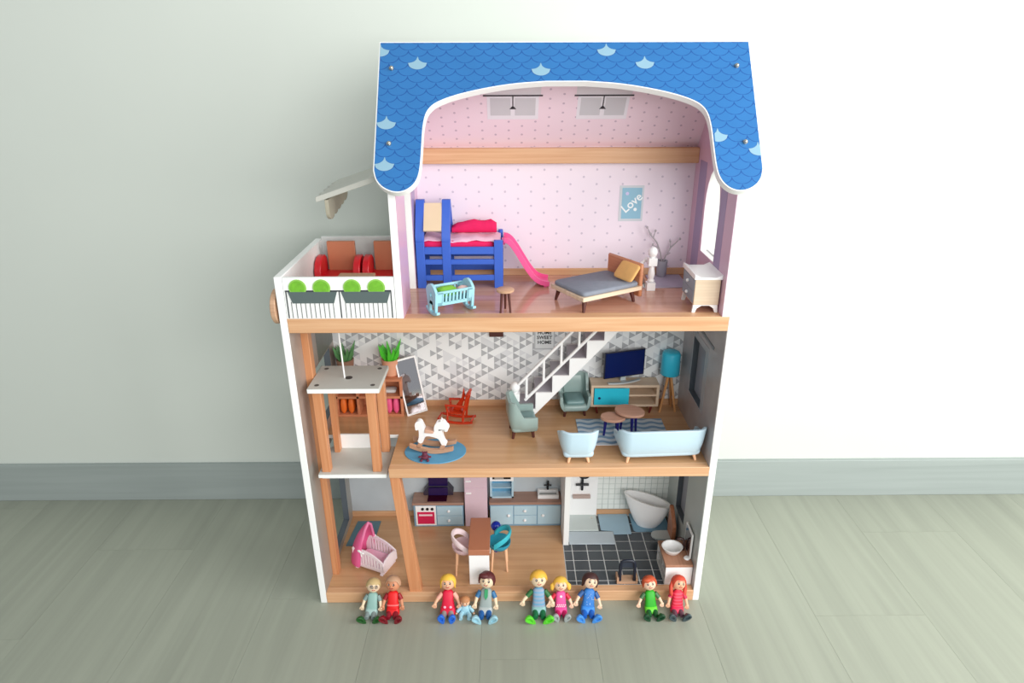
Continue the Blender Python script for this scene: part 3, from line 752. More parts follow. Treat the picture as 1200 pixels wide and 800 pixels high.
for x, y in hc: MB().lathe([(.38, 16.79), (.38, 16.84), (.01, 16.84)], (x, y, 0), 14).build('peg_end', mat('peg_dark', (90, 88, 84), .6, var=0), pt)
MB().lathe([(.62, 16.79), (.62, 16.84), (.01, 16.84)], (5.9, 4.2, 0), 18).build('cord_hole', mat('hole_dark', (70, 68, 66), .6, var=0), pt)
for x, y, wq in ((.55, .7, 1.45), (9.2, .7, 1.45), (1.15, 7.0, 1.0), (9.6, 7.0, 1.45)):
    B(x, y, .6, x+wq, y+1.45, 16.0).build('cage_post', PINEZ, t, bevel=.08)
B(2.0, 8.5, .6, 9.9, 8.9, 3.4).build('kick_panel', WHITE, t, bevel=.04)
B(0.6, .3, -.35, 11.5, .9, -.1).build('cage_batten', WHITE, t)
MB().tube([(5.2, 4.2, 16.8), (4.9, 4.3, 28.3)], .14, 8).build('cord', WHITEP, t)

# ============================================================ LIVING FLOOR
CUB = wood('cubby_wood', (214, 142, 104), (192, 118, 84), 'x', .45)
t = thing('cubby_shelf', 'low orange-brown wooden cubby shelf against the living floor back wall', 'shelf', (1.6, 18.3, Z1))
for z in (0, 3.9, 7.5): B(0, 0, z, 13.0, 4.3, z+.5).build('shelf_board', CUB, t, bevel=.04)
for x in (0, 4.1, 8.3, 12.5): B(x, 0, .5, x+.5, 4.3, 7.5).build('divider', CUB, t, bevel=.04)
B(.5, 4.2, .5, 12.5, 4.3, 7.5).build('back_board', CUB, t)
ORB = mat('orange_book', (232, 112, 34), .6, var=.05); PKB = mat('pink_book', (236, 92, 140), .6, var=.05)
for i, (x, m_, lb) in enumerate(((6.5, ORB, 'orange cloth bag standing left in the cubby seen through the lift cage'), (7.9, ORB, 'orange cloth bag standing right beside the first in the cubby'), (10.75, PKB, 'pink cloth bag at the left in the right-hand lower cubby'), (12.35, PKB, 'pink cloth bag at the right in the right-hand lower cubby'))):
    b_ = MB(); zc = Z1+.55
    x = (2.9, 4.4, 11.75, 13.1)[i]
    b_.rings([srect(0, .3, 1.1), srect(.6, .6, 1.3), srect(1.9, .62, 1.25), srect(2.9, .45, 1.1), srect(3.1, .2, .8)])
    tag(b_.build('cloth_bag', m_, loc=(x, 19.9, zc), smooth=70), lb, 'bag', 'cloth bags in the cubby shelf')
tag(cushion(MB(), -1.2, -1, 0, 1.2, 1, .9, 5, puff=.3).build('folded_towel', mat('pale_towel', (206, 206, 204), .8, var=.04), loc=(12.0, 20.3, Z1+4.41)), 'pale folded towel in the upper right cubby', 'towel')
def plant(loc, label, s=1.0, dark=False):
    t = thing('potted_plant', label, 'plant', loc, 0)
    pm = mat('pot_terracotta_pale', (222, 160, 128), .6, var=.02) if not dark else mat('pot_brown_shaded', (150, 112, 92), .6, var=.02)
    lm = GREEN if not dark else mat('leaf_shaded', (84, 138, 84), .5, var=.06)  # dark variant: shade on the plant is put into its pot and leaf colours
    MB().lathe([(1.2*s, 0), (1.4*s, .2), (1.75*s, 3.3*s), (1.6*s, 3.4*s), (1.5*s, 3.0*s), (.01, 3.0*s)], n=24).build('pot', pm, t)
    for i in range(11):
        a = i*2.4; r = .35+.25*(i % 3); l = (2.6+.5*(i % 4))*s; tx, ty = math.cos(a)*(.35+.13*(i % 4))*l, math.sin(a)*(.3+.1*(i % 3))*l
        pts = [(math.cos(a)*r*s, math.sin(a)*r*s, 2.8*s), (math.cos(a)*r*s+tx*.6, math.sin(a)*r*s+ty*.6, 2.8*s+l*.5), (math.cos(a)*r*s+tx, math.sin(a)*r*s+ty, 2.8*s+l)]
        MB().tube(smooth(pts, 1) if False else pts, [.42*s, .5*s, .05], 8, flat=.45).build('leaf', lm, t, smooth=70)
    return t
plant((12.4, 20.6, Z1+8.0), 'bright green succulent in pale terracotta pot on the cubby shelf', 1.0)
plant((3.7, 20.8, Z1+8.0), 'green plant in brown pot with shade painted into its colours at the left end of the cubby shelf', .95, True)
# cheval mirror
t = thing('standing_mirror', 'tall white-framed standing mirror leaning beside the cubby shelf', 'mirror', (17.0, 19.6, Z1), 22)
fr = MB().prism([(-2.05, 0), (2.05, 0), (2.05, 11.6), (-2.05, 11.6)], 'xz', -.2, .2, [[(-1.75, .35), (1.75, .35), (1.75, 11.25), (-1.75, 11.25)]]).build('frame', WHITEP, t, bevel=.04)
gl = B(-1.75, -.05, .35, 1.75, .12, 11.25).build('mirror_glass', mat('mirror_glass', (190, 186, 192), .05, metal=1, var=0), t)
for o in (fr, gl): o.rotation_euler = (math.radians(-9), math.radians(-7), 0); o.location = Vector((0, -.3, .15))*S
B(-2.4, 1.4, 0, -1.5, 3.0, 5.6).build('rear_support', mat('support_grey', (196, 204, 208), .4, var=0), t, bevel=.08)
MB().cyl((0, .3, 4), (-1.9, 2.2, 4), .2).build('support_bar', WHITEP, t)
# orange see-through rocking chair
ORG = mat('clear_orange_plastic', (235, 72, 28), .15, trans=.55, var=0)
t = thing('rocking_chair', 'translucent orange plastic rocking chair near the triangle wallpaper', 'rocking chair', (25.2, 16.6, Z1), -12)
for y in (-1.3, 1.3):
    rs = [(x, y, .25+.035*(x+.2)**2) for x in [-3.4+.6*i for i in range(12)]]
    MB().tube(rs, .27, 8).build('rocker', ORG, t, smooth=70)
    MB().tube([(-1.7, y, .4), (-1.6, y, 2.4), (-1.9, y, 3.7)], .2, 8).build('leg', ORG, t)
    MB().tube([(1.3, y, .4), (1.5, y, 2.4), (2.3, y, 6.2)], .22, 8).build('back_post', ORG, t)
    MB().tube([(-2.0, y*1.05, 3.8), (0, y*1.1, 3.95), (1.8, y*1.05, 3.8)], .24, 8).build('armrest', ORG, t)
B(-1.9, -1.4, 2.1, 1.5, 1.4, 2.45).build('seat', ORG, t, bevel=.1)
for i in range(4): MB().tube([(1.55, -1.0+i*.67, 2.5), (2.2, -1.0+i*.67, 6.0)], .14, 6).build('spindle', ORG, t)
MB().tube([(2.25, -1.5, 6.1), (2.45, 0, 6.5), (2.25, 1.5, 6.1)], .32, 8).build('top_rail', ORG, t)
MB().prism([(-.9, 2.4), (.7, 2.4), (1.6, 5.6), (1.35, 7.2), (.95, 5.2)], 'xz', -.25, .2).build('back_splat', ORG, t, bevel=.08)
MB().tube([(-3.6, -1.2, .7), (-3.6, 1.2, .7)], .18, 8).build('rocker_bar', ORG, t)
MB().tube([(2.9, -1.2, .7), (2.9, 1.2, .7)], .18, 8).build('rocker_bar', ORG, t)
# white rocking horse
t = thing('rocking_horse', 'white toy rocking horse on curved tan rockers standing on the blue rug', 'rocking horse', (21.6, 6.0, Z1+.2), -8)
hs = MB()
body = [(-2.9, 4.0), (-3.0, 5.1), (-2.6, 5.75), (-1.9, 5.7), (-1.55, 4.9), (-1.2, 3.9), (-.2, 3.55), (.45, 3.7), (.4, 4.7), (.75, 5.6), (1.5, 5.95), (2.05, 6.0), (2.45, 5.6), (2.95, 4.5), (2.8, 4.1), (2.35, 4.05), (1.9, 4.5), (1.75, 3.6), (2.0, 2.2), (2.6, 1.4), (2.1, 1.1), (1.7, 1.2), (1.2, 2.5), (.6, 2.75), (-.8, 3.0), (-1.4, 2.6), (-1.6, 1.7), (-2.1, 1.3), (-2.7, 1.7), (-2.4, 2.4), (-2.3, 3.3), (-2.35, 4.2), (-2.6, 3.9)]
MB().prism(smooth(body+[body[0]], 1)[:-1], 'xz', -.62, .62).build('horse_body', WHITEP, t, bevel=.25, smooth=60)
MB().ball((2.35, 0, 4.9), (.75, .6, .75), 14).build('head', WHITEP, t)
for y in (-.3, .3): MB().cyl((1.75, y, 5.7), (1.7, y*1.3, 6.35), .2, .05, 8).build('ear', WHITEP, t)
MB().prism([(-1.3, 3.6), (-1.2, 4.3), (.4, 4.0), (.3, 3.6)], 'xz', -.75, .75).build('saddle', mat('saddle_tan', (216, 172, 148), .5, var=0), t, bevel=.1)
RKR = wood('rocker_tan', (206, 160, 128), (186, 138, 106), 'x', .45)
for y in (-1.5, .9):
    top = [(x, 1.75-.9*math.cos((x)/4.2*PI/2)+.0) for x in [-3.9+.65*i for i in range(13)]]
    bot = [(x, max(.0, 1.0-1.0*math.cos(x/4.2*PI/2))) for x in [3.9-.65*i for i in range(13)]]
    MB().prism(top+bot, 'xz', y, y+.6).build('rocker', RKR, t, bevel=.06, smooth=50)
for x in (-2.2, 1.9): B(x-.35, -1.5, 1.0, x+.35, 1.5, 1.35).build('cross_bar', RKR, t)
rg = MB().prism([(5.4*math.cos(a*PI/20), 4.05*math.sin(a*PI/20)) for a in range(40)], 'xy', 0, .18).build('oval_rug', mat('blue_felt', (92, 158, 196), .9, var=.05, scale=80), loc=(22.0, 5.6, Z1))
tag(rg, 'blue oval rug under the white rocking horse', 'rug')
bear = thing('toy_bear', 'tiny dark maroon toy lying on the left front of the blue oval rug', 'toy', (20.5, 2.75, Z1+.18))
MR = mat('maroon_plush', (104, 44, 66), .8, var=.1, scale=100)
MB().ball((0, 0, .55), (.75, .55, .5), 12).build('body', MR, bear); MB().ball((0, -.1, 1.15), .45, 12).build('head', MR, bear)
for x in (-.35, .35): MB().ball((x, -.1, 1.55), .17, 8).build('ear', MR, bear)
for x in (-.8, .8):
    MB().ball((x, -.2, .65), (.35, .2, .2), 8).build('arm', MR, bear); MB().ball((x*.7, -.6, .2), (.25, .4, .2), 8).build('leg', MR, bear)

# ---- upholstered shells
def upath(w_, d_, rad=1.3, n=6):
    p = [(-w_, -d_), (-w_, 0)]
    for i in range(n+1):
        a = PI-i*PI/2/n; p.append((-w_+rad+rad*math.cos(a), d_-rad+rad*math.sin(a)))
    for i in range(n+1):
        a = PI/2-i*PI/2/n; p.append((w_-rad+rad*math.cos(a), d_-rad+rad*math.sin(a)))
    p += [(w_, 0), (w_, -d_)]
    return p
def shell(path, z0, top, th, flare, steps=5, bulge=.0):
    """U shaped wall, flaring outward towards its rim"""
    m_ = MB(); rs = []; n = len(path)
    for i, (x, y) in enumerate(path):
        a = Vector(path[max(i-1, 0)]); b = Vector(path[min(i+1, n-1)]); tt = (b-a).normalized(); nx, ny = -tt.y, tt.x
        zt = top(x, y); ring = []
        for k in range(steps+1):
            f = k/steps; o_ = flare*(f**.8)+bulge*math.sin(f*PI)-(.55*(1-f)**4)
            ring.append((x+nx*o_, y+ny*o_, z0+(zt-z0)*f))
        for k in range(steps, -1, -1):
            f = k/steps; o_ = flare*(f**.8)+bulge*math.sin(f*PI)-(.55*(1-f)**4)-th*(1-.25*f)
            ring.append((x+nx*o_, y+ny*o_, z0+(zt-z0)*f))
        rs.append(ring)
    return m_.rings(rs)
def splay_legs(t, w_, d_, z, m_, r=.28, out=.3):
    for x in (-w_, w_):
        for y in (-d_, d_):
            sx, sy = math.copysign(out, x), math.copysign(out, y)
            MB().cyl((x+sx, y+sy, 0), (x, y, z), r*.75, r*1.15, 10).build('leg', m_, t)
def seating(name, label, cat, loc, rz, w_, d_, zb, zback, zarm, m_, cm, legm, flare=.7, th=.75, group=None):
    t = thing(name, label, cat, loc, rz, group)
    def top(x, y):
        f = min(1, max(0, (y+d_*.35)/(d_*1.1))); f = f*f*(3-2*f); return zarm+(zback-zarm)*f
    shell(upath(w_, d_, min(1.5, d_*.6)), zb, top, th, flare).build('shell', m_, t, bevel=.12, smooth=50)
    cushion(MB(), -w_+.1, -d_-.1, zb, w_-.1, d_-.2, zb+1.3, 8).build('seat_base', m_, t, smooth=60)
    cushion(MB(), -w_+.75, -d_-.15, zb+1.25, w_-.75, d_-.8, zb+2.3, 8, puff=.2).build('seat_cushion', cm, t, smooth=60)
    splay_legs(t, w_-1.3, d_-.9, zb+.15, legm)
    return t
LEGO = mat('pale_orange_leg', (240, 190, 150), .5, var=0)
seating('armchair', 'pale ice-blue plastic armchair seen from behind, left of the matching sofa', 'armchair', (46.8, 3.65, Z1), 181, 2.75, 2.4, 1.0, 6.3, 3.9, ICE, ICE, LEGO, .65)
seating('sofa', 'pale ice-blue plastic sofa seen from behind at the living floor front edge', 'sofa', (60.95, 4.15, Z1), 183, 6.95, 2.7, 1.0, 6.4, 3.9, ICE, ICE, LEGO, .6)
def wing(label, loc, rz):
    t = thing('armchair', label, 'armchair', loc, rz)
    def top(x, y):
        f = min(1, max(0, (y+.2)/1.9)); f = f*f*(3-2*f); return 4.4+3.1*f
    shell(upath(2.75, 2.5, 1.2), 1.35, top, .75, .25, bulge=.12).build('shell', SAGE, t, bevel=.12, smooth=50)
    cushion(MB(), -2.5, -2.75, 1.3, 2.5, 2.2, 2.6, 8).build('seat_base', SAGE, t, smooth=60)
    cushion(MB(), -1.85, -2.6, 2.55, 1.85, 1.7, 3.6, 8, puff=.2).build('seat_cushion', SAGED, t, smooth=60)
    bk = cushion(MB(), -1.8, -.3, 0, 1.8, .35, 3.4, 8, puff=.3).build('back_cushion', SAGE, t, smooth=60)
    bk.location = Vector((0, 1.65, 3.5))*S; bk.rotation_euler = (math.radians(-8), 0, 0)
    splay_legs(t, 1.8, 1.7, 1.4, DARKLEG, .3, .2)
    return t
wing('sage green wing armchair in side view in front of the stair foot', (37.35, 12.0, Z1), 97)
wing('sage green wing armchair facing forward behind the staircase', (47.6, 20.0, Z1), 4)
# TV bench and television
t = thing('tv_bench', 'pale wooden TV bench with turquoise sliding door and dark red legs', 'cabinet', (50.8, 18.6, Z1))
BEN = wood('bench_pale_wood', (224, 200, 174), (208, 182, 154), 'x', .45)
B(0, 0, 1.7, 13.1, 3.6, 2.2).build('bottom_board', BEN, t, bevel=.04)
B(0, 0, 5.8, 13.1, 3.6, 6.3).build('top_board', BEN, t, bevel=.04)
for x in (0, 6.7, 12.6): B(x, .05 if x == 6.7 else 0, 2.2, x+.5, 3.6, 5.8).build('side_board', BEN, t)
B(7.2, .1, 3.9, 12.6, 3.5, 4.25).build('inner_shelf', BEN, t)
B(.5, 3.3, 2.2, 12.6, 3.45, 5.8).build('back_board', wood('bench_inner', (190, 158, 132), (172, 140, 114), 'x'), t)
dr = B(.6, -.2, 2.25, 7.3, .02, 5.75).build('sliding_door', mat('turquoise_door', (40, 190, 214), .4, var=.02), t, bevel=.04)
MB().cyl((1.6, -.28, 3.7), (1.6, -.15, 3.7), .26).build('finger_hole', mat('navy_dot', (20, 40, 90), .4, var=0), dr)
for x, s in ((1.1, -1), (12.0, 1)):
    for y in (.7, 2.9): MB().cyl((x+s*-.35, y, 0), (x, y, 1.75), .16, .3).build('leg', mat('dark_red_leg', (120, 34, 30), .4, var=0), t)
t = thing('television', 'flat navy-black television turned slightly on the wooden TV bench', 'television', (57.2, 20.6, Z1+6.3), 16)
bz = MB().prism([(-4.2, 1.0), (4.2, 1.0), (4.2, 6.4), (-4.2, 6.4)], 'xz', -.2, .25).build('screen_body', mat('tv_black', (16, 20, 44), .3, var=0), t, bevel=.06)
B(-4.0, -.24, 1.2, 4.0, -.2, 6.2).build('screen', mat('tv_screen_navy', (14, 30, 86), .12, var=0), t)
STN = mat('tv_stand_silver', (180, 188, 190), .3, var=0)
MB().prism([(-.6, .1), (.6, .1), (.35, 1.4), (-.35, 1.4)], 'xz', .1, .5).build('neck', STN, t)
ft = MB(); rs = []
for i in range(11):
    x = -3.4+i*.68; y = -.9+.09*x*x*.6
    rs.append([(x, y-.35, 0), (x, y+.35, 0), (x, y+.3, .18), (x, y-.3, .18)])
ft.rings(rs).build('foot', STN, t)
B(-.5, -.9, 0, .5, .5, .16).build('foot_plate', STN, t)
# floor lamp
t = thing('floor_lamp', 'tripod floor lamp with turquoise shade in the right corner of the living floor', 'lamp', (66.1, 20.6, Z1))
MB().lathe([(1.75, 7.8), (1.85, 7.9), (1.72, 12.0), (1.55, 12.35), (1.3, 12.5), (.01, 12.5)], n=28).build('lamp_shade', TEAL, t, smooth=50)
LW_ = wood('lamp_leg_wood', (226, 168, 112), (206, 146, 92), 'z')
for x, y in ((-1.6, -1.1), (1.5, -.9), (1.2, 1.3), (-.9, 1.2)): MB().cyl((x, y, 0), (x*.1, y*.1, 8.0), .22, .28, 10).build('leg', LW_, t)
# coffee tables
def blob(cx, cy, a, b, rot, k=.18, n=30):
    out = []
    for i in range(n):
        th = 2*PI*i/n; r = 1+k*math.cos(th); x, y = a*r*math.cos(th), b*r*math.sin(th); c, s_ = math.cos(rot), math.sin(rot)
        out.append((cx+x*c-y*s_, cy+x*s_+y*c))
    return out
CT = wood('coffee_table_top', (204, 160, 138), (186, 140, 118), 'x', .45)
CL = mat('navy_leg', (24, 26, 110), .4, var=0)
for (lb, loc, zt, poly, legs) in (
    ('lower coffee table with rounded tan top and navy legs on the wavy rug', (54.2, 10.8, Z1+.15), 3.35, blob(0, 0, 2.3, 1.7, PI, .12), ((-1.6, -.2), (.4, -.9), (.6, 1.1))),
    ('higher egg-shaped coffee table with tan top and navy legs in front of TV bench', (56.6, 11.7, Z1+.15), 4.2, blob(0, 0, 2.75, 2.1, math.radians(-28), .16), ((-.7, 1.0), (.7, -1.2), (1.6, .2)))):
    t = thing('coffee_table', lb, 'table', loc, 0, 'coffee tables on the wavy rug')
    MB().prism(poly, 'xy', zt, zt+.5).build('table_top', CT, t, bevel=.12, smooth=50)
    for x, y in legs: MB().cyl((x*1.15, y*1.15, 0), (x, y, zt), .2, .34, 10).build('leg', CL, t)
rg = B(-8.2, -4.7, 0, 8.2, 4.7, .14).build('wavy_rug', wave_mat('wavy_rug_print', (206, 217, 226), (130, 162, 192), 1.7, .16, 3.4), loc=(56.0, 12.0, Z1))
tag(rg, 'blue and white wavy striped rug under the coffee tables', 'rug')

# ============================================================ GROUND FLOOR
# left room: pink crib on a slate mat
tag(MB().prism([(-2.7, -3.9), (2.7, -3.9), (3.0, 3.9), (-1.9, 3.9)], 'xy', 0, .15).build('floor_mat', mat('slate_teal_mat', (96, 128, 140), .7, var=.05), loc=(4.6, 16.9, Z0)), 'slate blue mat on the floor behind the pink crib', 'mat')
CR = mat('crib_pale_pink', (252, 238, 244), .35, var=0); CRH = mat('crib_hood_pink', (226, 96, 148), .75, var=.06, scale=40)
t = thing('canopy_crib', 'pale pink toy crib with slatted curved sides and deep pink canopy hood', 'crib', (8.9, 7.7, Z0), -24)
cushion(MB(), -3.4, -2.2, .45, 3.4, 2.2, 1.0, 8).build('crib_base', CR, t)
for x in (-2.8, 2.8):
    MB().prism([(-2.3, 0), (2.3, 0), (2.0, .6), (-2.0, .6)], 'yz', x-.3, x+.3).build('skid', CR, t)
def crib_side(y, mname):
    def top(x): return 4.7-2.2*max(0, (x+1.2)/5.0)**2
    xs_ = [-3.4+.4*i for i in range(18)]
    outer_ = [(x, .9) for x in xs_]+[(x, top(x)) for x in reversed(xs_)]
    holes = []
    for i in range(8):
        x0 = -2.3+i*.66; h1 = top(x0+.15)-.62
        if h1 > 1.7: holes.append([(x0, 1.35), (x0+.3, 1.35), (x0+.3, h1), (x0, h1)])
    return MB().prism(outer_, 'xz', y, y+.3, holes)
for y in (-2.3, 2.0): crib_side(y, '').build('slatted_side', CR, t, bevel=.03)
MB().prism([(-2.3, .9), (2.3, .9), (2.3, 2.3), (1.6, 3.2), (0, 3.5), (-1.6, 3.2), (-2.3, 2.3)], 'yz', 3.2, 3.5).build('foot_board', CR, t, bevel=.06)
cushion(MB(), -3.0, -1.9, 1.0, 3.0, 1.9, 1.7, 8).build('mattress', mat('crib_mattress', (240, 196, 216), .8, var=.03), t)
hd = MB(); rs = []
for k in range(9):
    f = k/8; z = .9+8.6*f; r = 2.6*(1-f**1.7)+.25
    ring = []
    for i in range(15):
        a = PI/2+PI*i/14-.0
        ring.append((-1.9+r*.95*math.cos(a)+.9*f-.3, r*.98*math.sin(a), z))
    ring.append((-1.7+.9*f, -r*.86, z)); ring.append((-1.7+.9*f, r*.86, z))
    ring = ring[:15]+[(ring[14][0]+.25, ring[14][1]*.85, z), (ring[0][0]+.25, ring[0][1]*.85, z)]
    rs.append(ring)
# open front: an arch shaped shell
hd = MB(); grid = []; NA = 15; NK = 9
for k in range(NK):
    f = k/(NK-1); z = .9+8.6*f; r = 2.75*(1-f**2.4)+.25
    grid.append([(-2.0+r*math.cos(PI/2+PI*i/(NA-1))+1.0*f, r*math.sin(PI/2+PI*i/(NA-1)), z) for i in range(NA)])
ins = [[(x+.28, y*.88, z-.15) for x, y, z in r_] for r_ in grid]
vs = [p for r_ in grid for p in r_]+[p for r_ in ins for p in r_]; O = NA*NK; fs = []
for k in range(NK-1):
    for i in range(NA-1):
        a = k*NA+i; fs.append((a, a+1, a+NA+1, a+NA)); fs.append((O+a, O+a+NA, O+a+NA+1, O+a+1))
    for i in (0, NA-1):
        a = k*NA+i; fs.append((a, a+NA, O+a+NA, O+a))
fs += [(i, O+i, O+i+1, i+1) for i in range(NA-1)]+[((NK-1)*NA+i, (NK-1)*NA+i+1, O+(NK-1)*NA+i+1, O+(NK-1)*NA+i) for i in range(NA-1)]
hd.add(vs, fs).build('canopy_hood', CRH, t, smooth=60)
MB().tube([(-2.0+1.0*0, 2.6, 1), (-1.6, 2.2, 5), (-1.0, .9, 8.6), (-.8, 0, 9.6), (-1.0, -.9, 8.6), (-1.6, -2.2, 5), (-2.0, -2.6, 1)], .28, 8).build('hood_rim', mat('hood_rim_pink', (236, 128, 172), .7, var=0), t, smooth=60)
for y in (-2.55, 2.5):
    b_ = MB(); b_.ball((-1.6, y, 4.6), (.42, .2, .28), 8); b_.ball((-.9, y, 4.3), (.42, .2, .28), 8); b_.ball((-1.25, y-.05, 4.45), .2, 8); b_.tube([(-1.25, y, 4.4), (-1.1, y-.1, 3.5)], .12, 6)
    b_.build('white_bow', WHITEP, t)

# kitchen, left unit
KDEEP = mat('kitchen_carcass_blue', (128, 166, 190), .4, var=.02)
def knob(parent, x, y, z, r=.32): return MB().ball((x, y, z), r, 10).build('knob', WHITEP, parent)
t = thing('oven_unit', 'pale blue toy kitchen unit with crimson oven and brown worktop', 'kitchen unit', (14.9, 19.0, Z0))
B(0.1, .1, 0, 10.5, 3.9, 5.35).build('body', KDEEP, t, bevel=.04)
B(-.15, -.05, 5.35, 10.6, 3.9, 5.95).build('worktop', KWOOD, t, bevel=.06)
op = B(.5, -.02, .35, 4.75, .1, 5.2).build('oven_panel', WHITEP, t)
od = B(.85, -.12, .75, 4.4, .0, 3.75).build('oven_door', mat('crimson', (214, 34, 84), .35, var=0), t, bevel=.04)
B(1.2, -.28, 2.9, 4.0, -.1, 3.25).build('oven_handle', mat('handle_pink_white', (246, 220, 226), .3, var=0), od)
for x in (2.0, 3.0, 4.0): MB().cyl((x, -.2, 4.5), (x, 0, 4.5), .3).build('oven_knob', BLACK, op)
for z0, z1 in ((.5, 2.7), (2.8, 5.1)):
    d_ = B(4.95, -.04, z0, 10.3, .12, z1).build('drawer', KBLUE, t, bevel=.05); knob(d_, 7.4, -.15, (z0+z1)/2)
B(3.0, .5, 5.95, 7.0, 3.0, 6.02).build('hob', mat('hob_dark', (58, 14, 40), .15, var=0), t)
t = thing('cooker_hood', 'dark navy cooker hood hanging on the wall above the oven worktop', 'cooker hood', (20.1, 21.4, Z0+6.6))
NV = mat('hood_navy', (34, 18, 74), .25, var=.02)
MB().rings([[(-3.1, -.6, 0), (3.1, -.6, 0), (3.1, 1.4, 0), (-3.1, 1.4, 0)], [(-3.1, -.6, .7), (3.1, -.6, .7), (3.1, 1.4, .7), (-3.1, 1.4, .7)], [(-2.05, .2, 2.1), (2.05, .2, 2.1), (2.05, 1.4, 2.1), (-2.05, 1.4, 2.1)]]).build('hood_canopy', mat('hood_side_dark', (50, 42, 58), .3, var=0), t, bevel=.05)
B(-2.0, .0, 1.9, 2.0, 1.4, 13).build('chimney', NV, t, bevel=.03)
B(-2.0, -.75, .1, 2.0, -.4, 1.9).build('glass_front', NV, t, bevel=.03)
t = thing('fridge', 'tall lilac pink toy fridge between the two kitchen units', 'fridge', (28.05, 19.0, Z0))
FR = mat('fridge_pink', (222, 196, 208), .3, var=.01)
B(-2.35, 0, 0, 2.35, 3.9, 22).build('body', FR, t, bevel=.05)
B(-2.3, -.12, .3, 2.3, 0, 9.6).build('lower_door', FR, t, bevel=.05); B(-2.3, -.12, 9.8, 2.3, 0, 21.7).build('upper_door', FR, t, bevel=.05)
for z in (8.3, 11.2): B(-2.05, -.3, z, -.9, -.1, z+.3).build('handle', WHITEP, t, bevel=.03)
t = thing('sink_unit', 'pale blue toy kitchen unit with three cupboard fronts under a brown worktop', 'kitchen unit', (30.9, 19.0, Z0))
B(0, .1, 0, 14.85, 3.9, 5.35).build('body', KDEEP, t, bevel=.04)
B(-.1, -.05, 5.35, 14.88, 3.9, 5.95).build('worktop', KWOOD, t, bevel=.06)
for x0, x1, kx, two in ((.12, 4.85, 3.9, 0), (5.0, 9.75, 7.3, 1), (9.95, 14.75, 11.1, 0)):
    for z0, z1 in (((.5, 5.1),) if not two else ((.5, 2.7), (2.8, 5.1))):
        d_ = B(x0, -.04, z0, x1, .12, z1).build('cupboard_door' if not two else 'drawer', KBLUE, t, bevel=.06)
        knob(d_, kx, -.16, (z0+z1)/2, .34)
t = thing('wall_oven', 'pale blue open oven tower with black control strip on the right worktop', 'oven', (33.4, 20.6, Z0+5.95))
for x in (-2.45, 2.05): B(x, 0, 0, x+.4, 2.3, 9).build('side_panel', KBLUE, t)
B(-2.45, 0, 0, 2.45, 2.3, .35).build('bottom_panel', KBLUE, t); B(-2.05, 1.9, .35, 2.05, 2.3, 4.3).build('back_panel', mat('oven_inner_blue', (104, 158, 190), .3, var=.02), t)
B(-2.45, -.02, 4.2, 2.45, 2.3, 9).build('oven_front', WHITEP, t); B(-1.9, -.1, 4.7, 1.9, 0, 5.5).build('control_strip', BLACK, t); B(-1.5, -.14, 4.8, .4, -.1, 5.4).build('display', mat('display_grey', (170, 165, 160), .3, var=0), t)
B(-2.0, .2, 2.3, 2.0, 1.9, 2.45).build('rack', KBLUE, t)
t = thing('kitchen_sink', 'white toy kitchen sink with black tap on the right worktop', 'sink', (43.1, 21.0, Z0+5.95))
MB().prism([(-2.2, -.9), (2.2, -.9), (2.2, 1.7), (-2.2, 1.7)], 'xy', 0, .9, [[(-1.8, -.4), (1.8, -.4), (1.8, 1.0), (-1.8, 1.0)]]).build('basin', WHITEP, t, bevel=.1)
B(-1.9, -.5, 0.0, 1.9, 1.1, .25).build('basin_floor', mat('steel_grey', (176, 180, 182), .3, var=0), t)
MB().tube([(0, 1.3, .9), (0, 1.3, 2.6), (0, .9, 3.1), (0, .2, 3.0)], .24, 8).build('tap', BLACK, t); MB().tube([(-.8, 1.3, 1.9), (.8, 1.3, 1.9)], .18, 8).build('tap_handle', BLACK, t)
# breakfast bar and bar chairs
t = thing('bar_table', 'narrow brown bar table with white slab leg in the kitchen', 'table', (29.35, 6.6, Z0))
B(-1.95, -4.7, 6.85, 1.95, 4.7, 8.1).build('table_top', mat('bar_top_brown', (182, 118, 88), .35, var=.03), t, bevel=.06)
B(-1.85, -4.55, 0, 1.85, -3.9, 6.85).build('slab_leg', WHITEP, t, bevel=.05); B(-1.85, 3.9, 0, 1.85, 4.55, 6.85).build('slab_leg', WHITEP, t, bevel=.05)
def bar_chair(label, loc, rz, m_, m2):
    t = thing('bar_chair', label, 'chair', loc, rz, 'bar chairs at the narrow table')
    MB().lathe([(.9, 4.6), (1.7, 4.9), (2.15, 5.6), (2.2, 6.2), (2.0, 6.2), (1.7, 5.8), (.01, 5.75)], n=28).build('seat_bowl', m_, t, smooth=60)
    g1, g2 = [], []
    rs = []
    for i in range(19):
        a = math.radians(-25+i*230/18); f = abs(i-9)/9
        z = 8.4-2.1*f**2.2; h = .75
        r = 2.25; c, s_ = math.cos(a), math.sin(a)
        rs.append([(r*c, r*s_, z-h), ((r+.12)*c, (r+.12)*s_, z), (r*c, r*s_, z+h*.6), ((r-.32)*c, (r-.32)*s_, z+h*.5), ((r-.36)*c, (r-.36)*s_, z-h*.9)])
    MB().rings(rs).build('back_band', m2, t, smooth=60)
    for x, y in ((-1.2, -1.2), (1.2, -1.2), (-1.2, 1.2), (1.2, 1.2)): MB().cyl((x*1.25, y*1.25, 0), (x, y, 5.1), .17, .26, 10).build('leg', LEGO, t)
    return t
bar_chair('pale pink bar chair at the left side of the narrow brown table', (26.3, 5.9, Z0), 90, mat('shell_dusty_pink', (226, 196, 202), .4, var=0), mat('shell_pale_pink', (238, 218, 222), .4, var=0))
bar_chair('turquoise bar chair at the right side of the narrow brown table', (33.0, 6.9, Z0), -90, mat('shell_teal', (40, 150, 176), .4, var=0), mat('shell_teal_light', (60, 184, 200), .4, var=0))
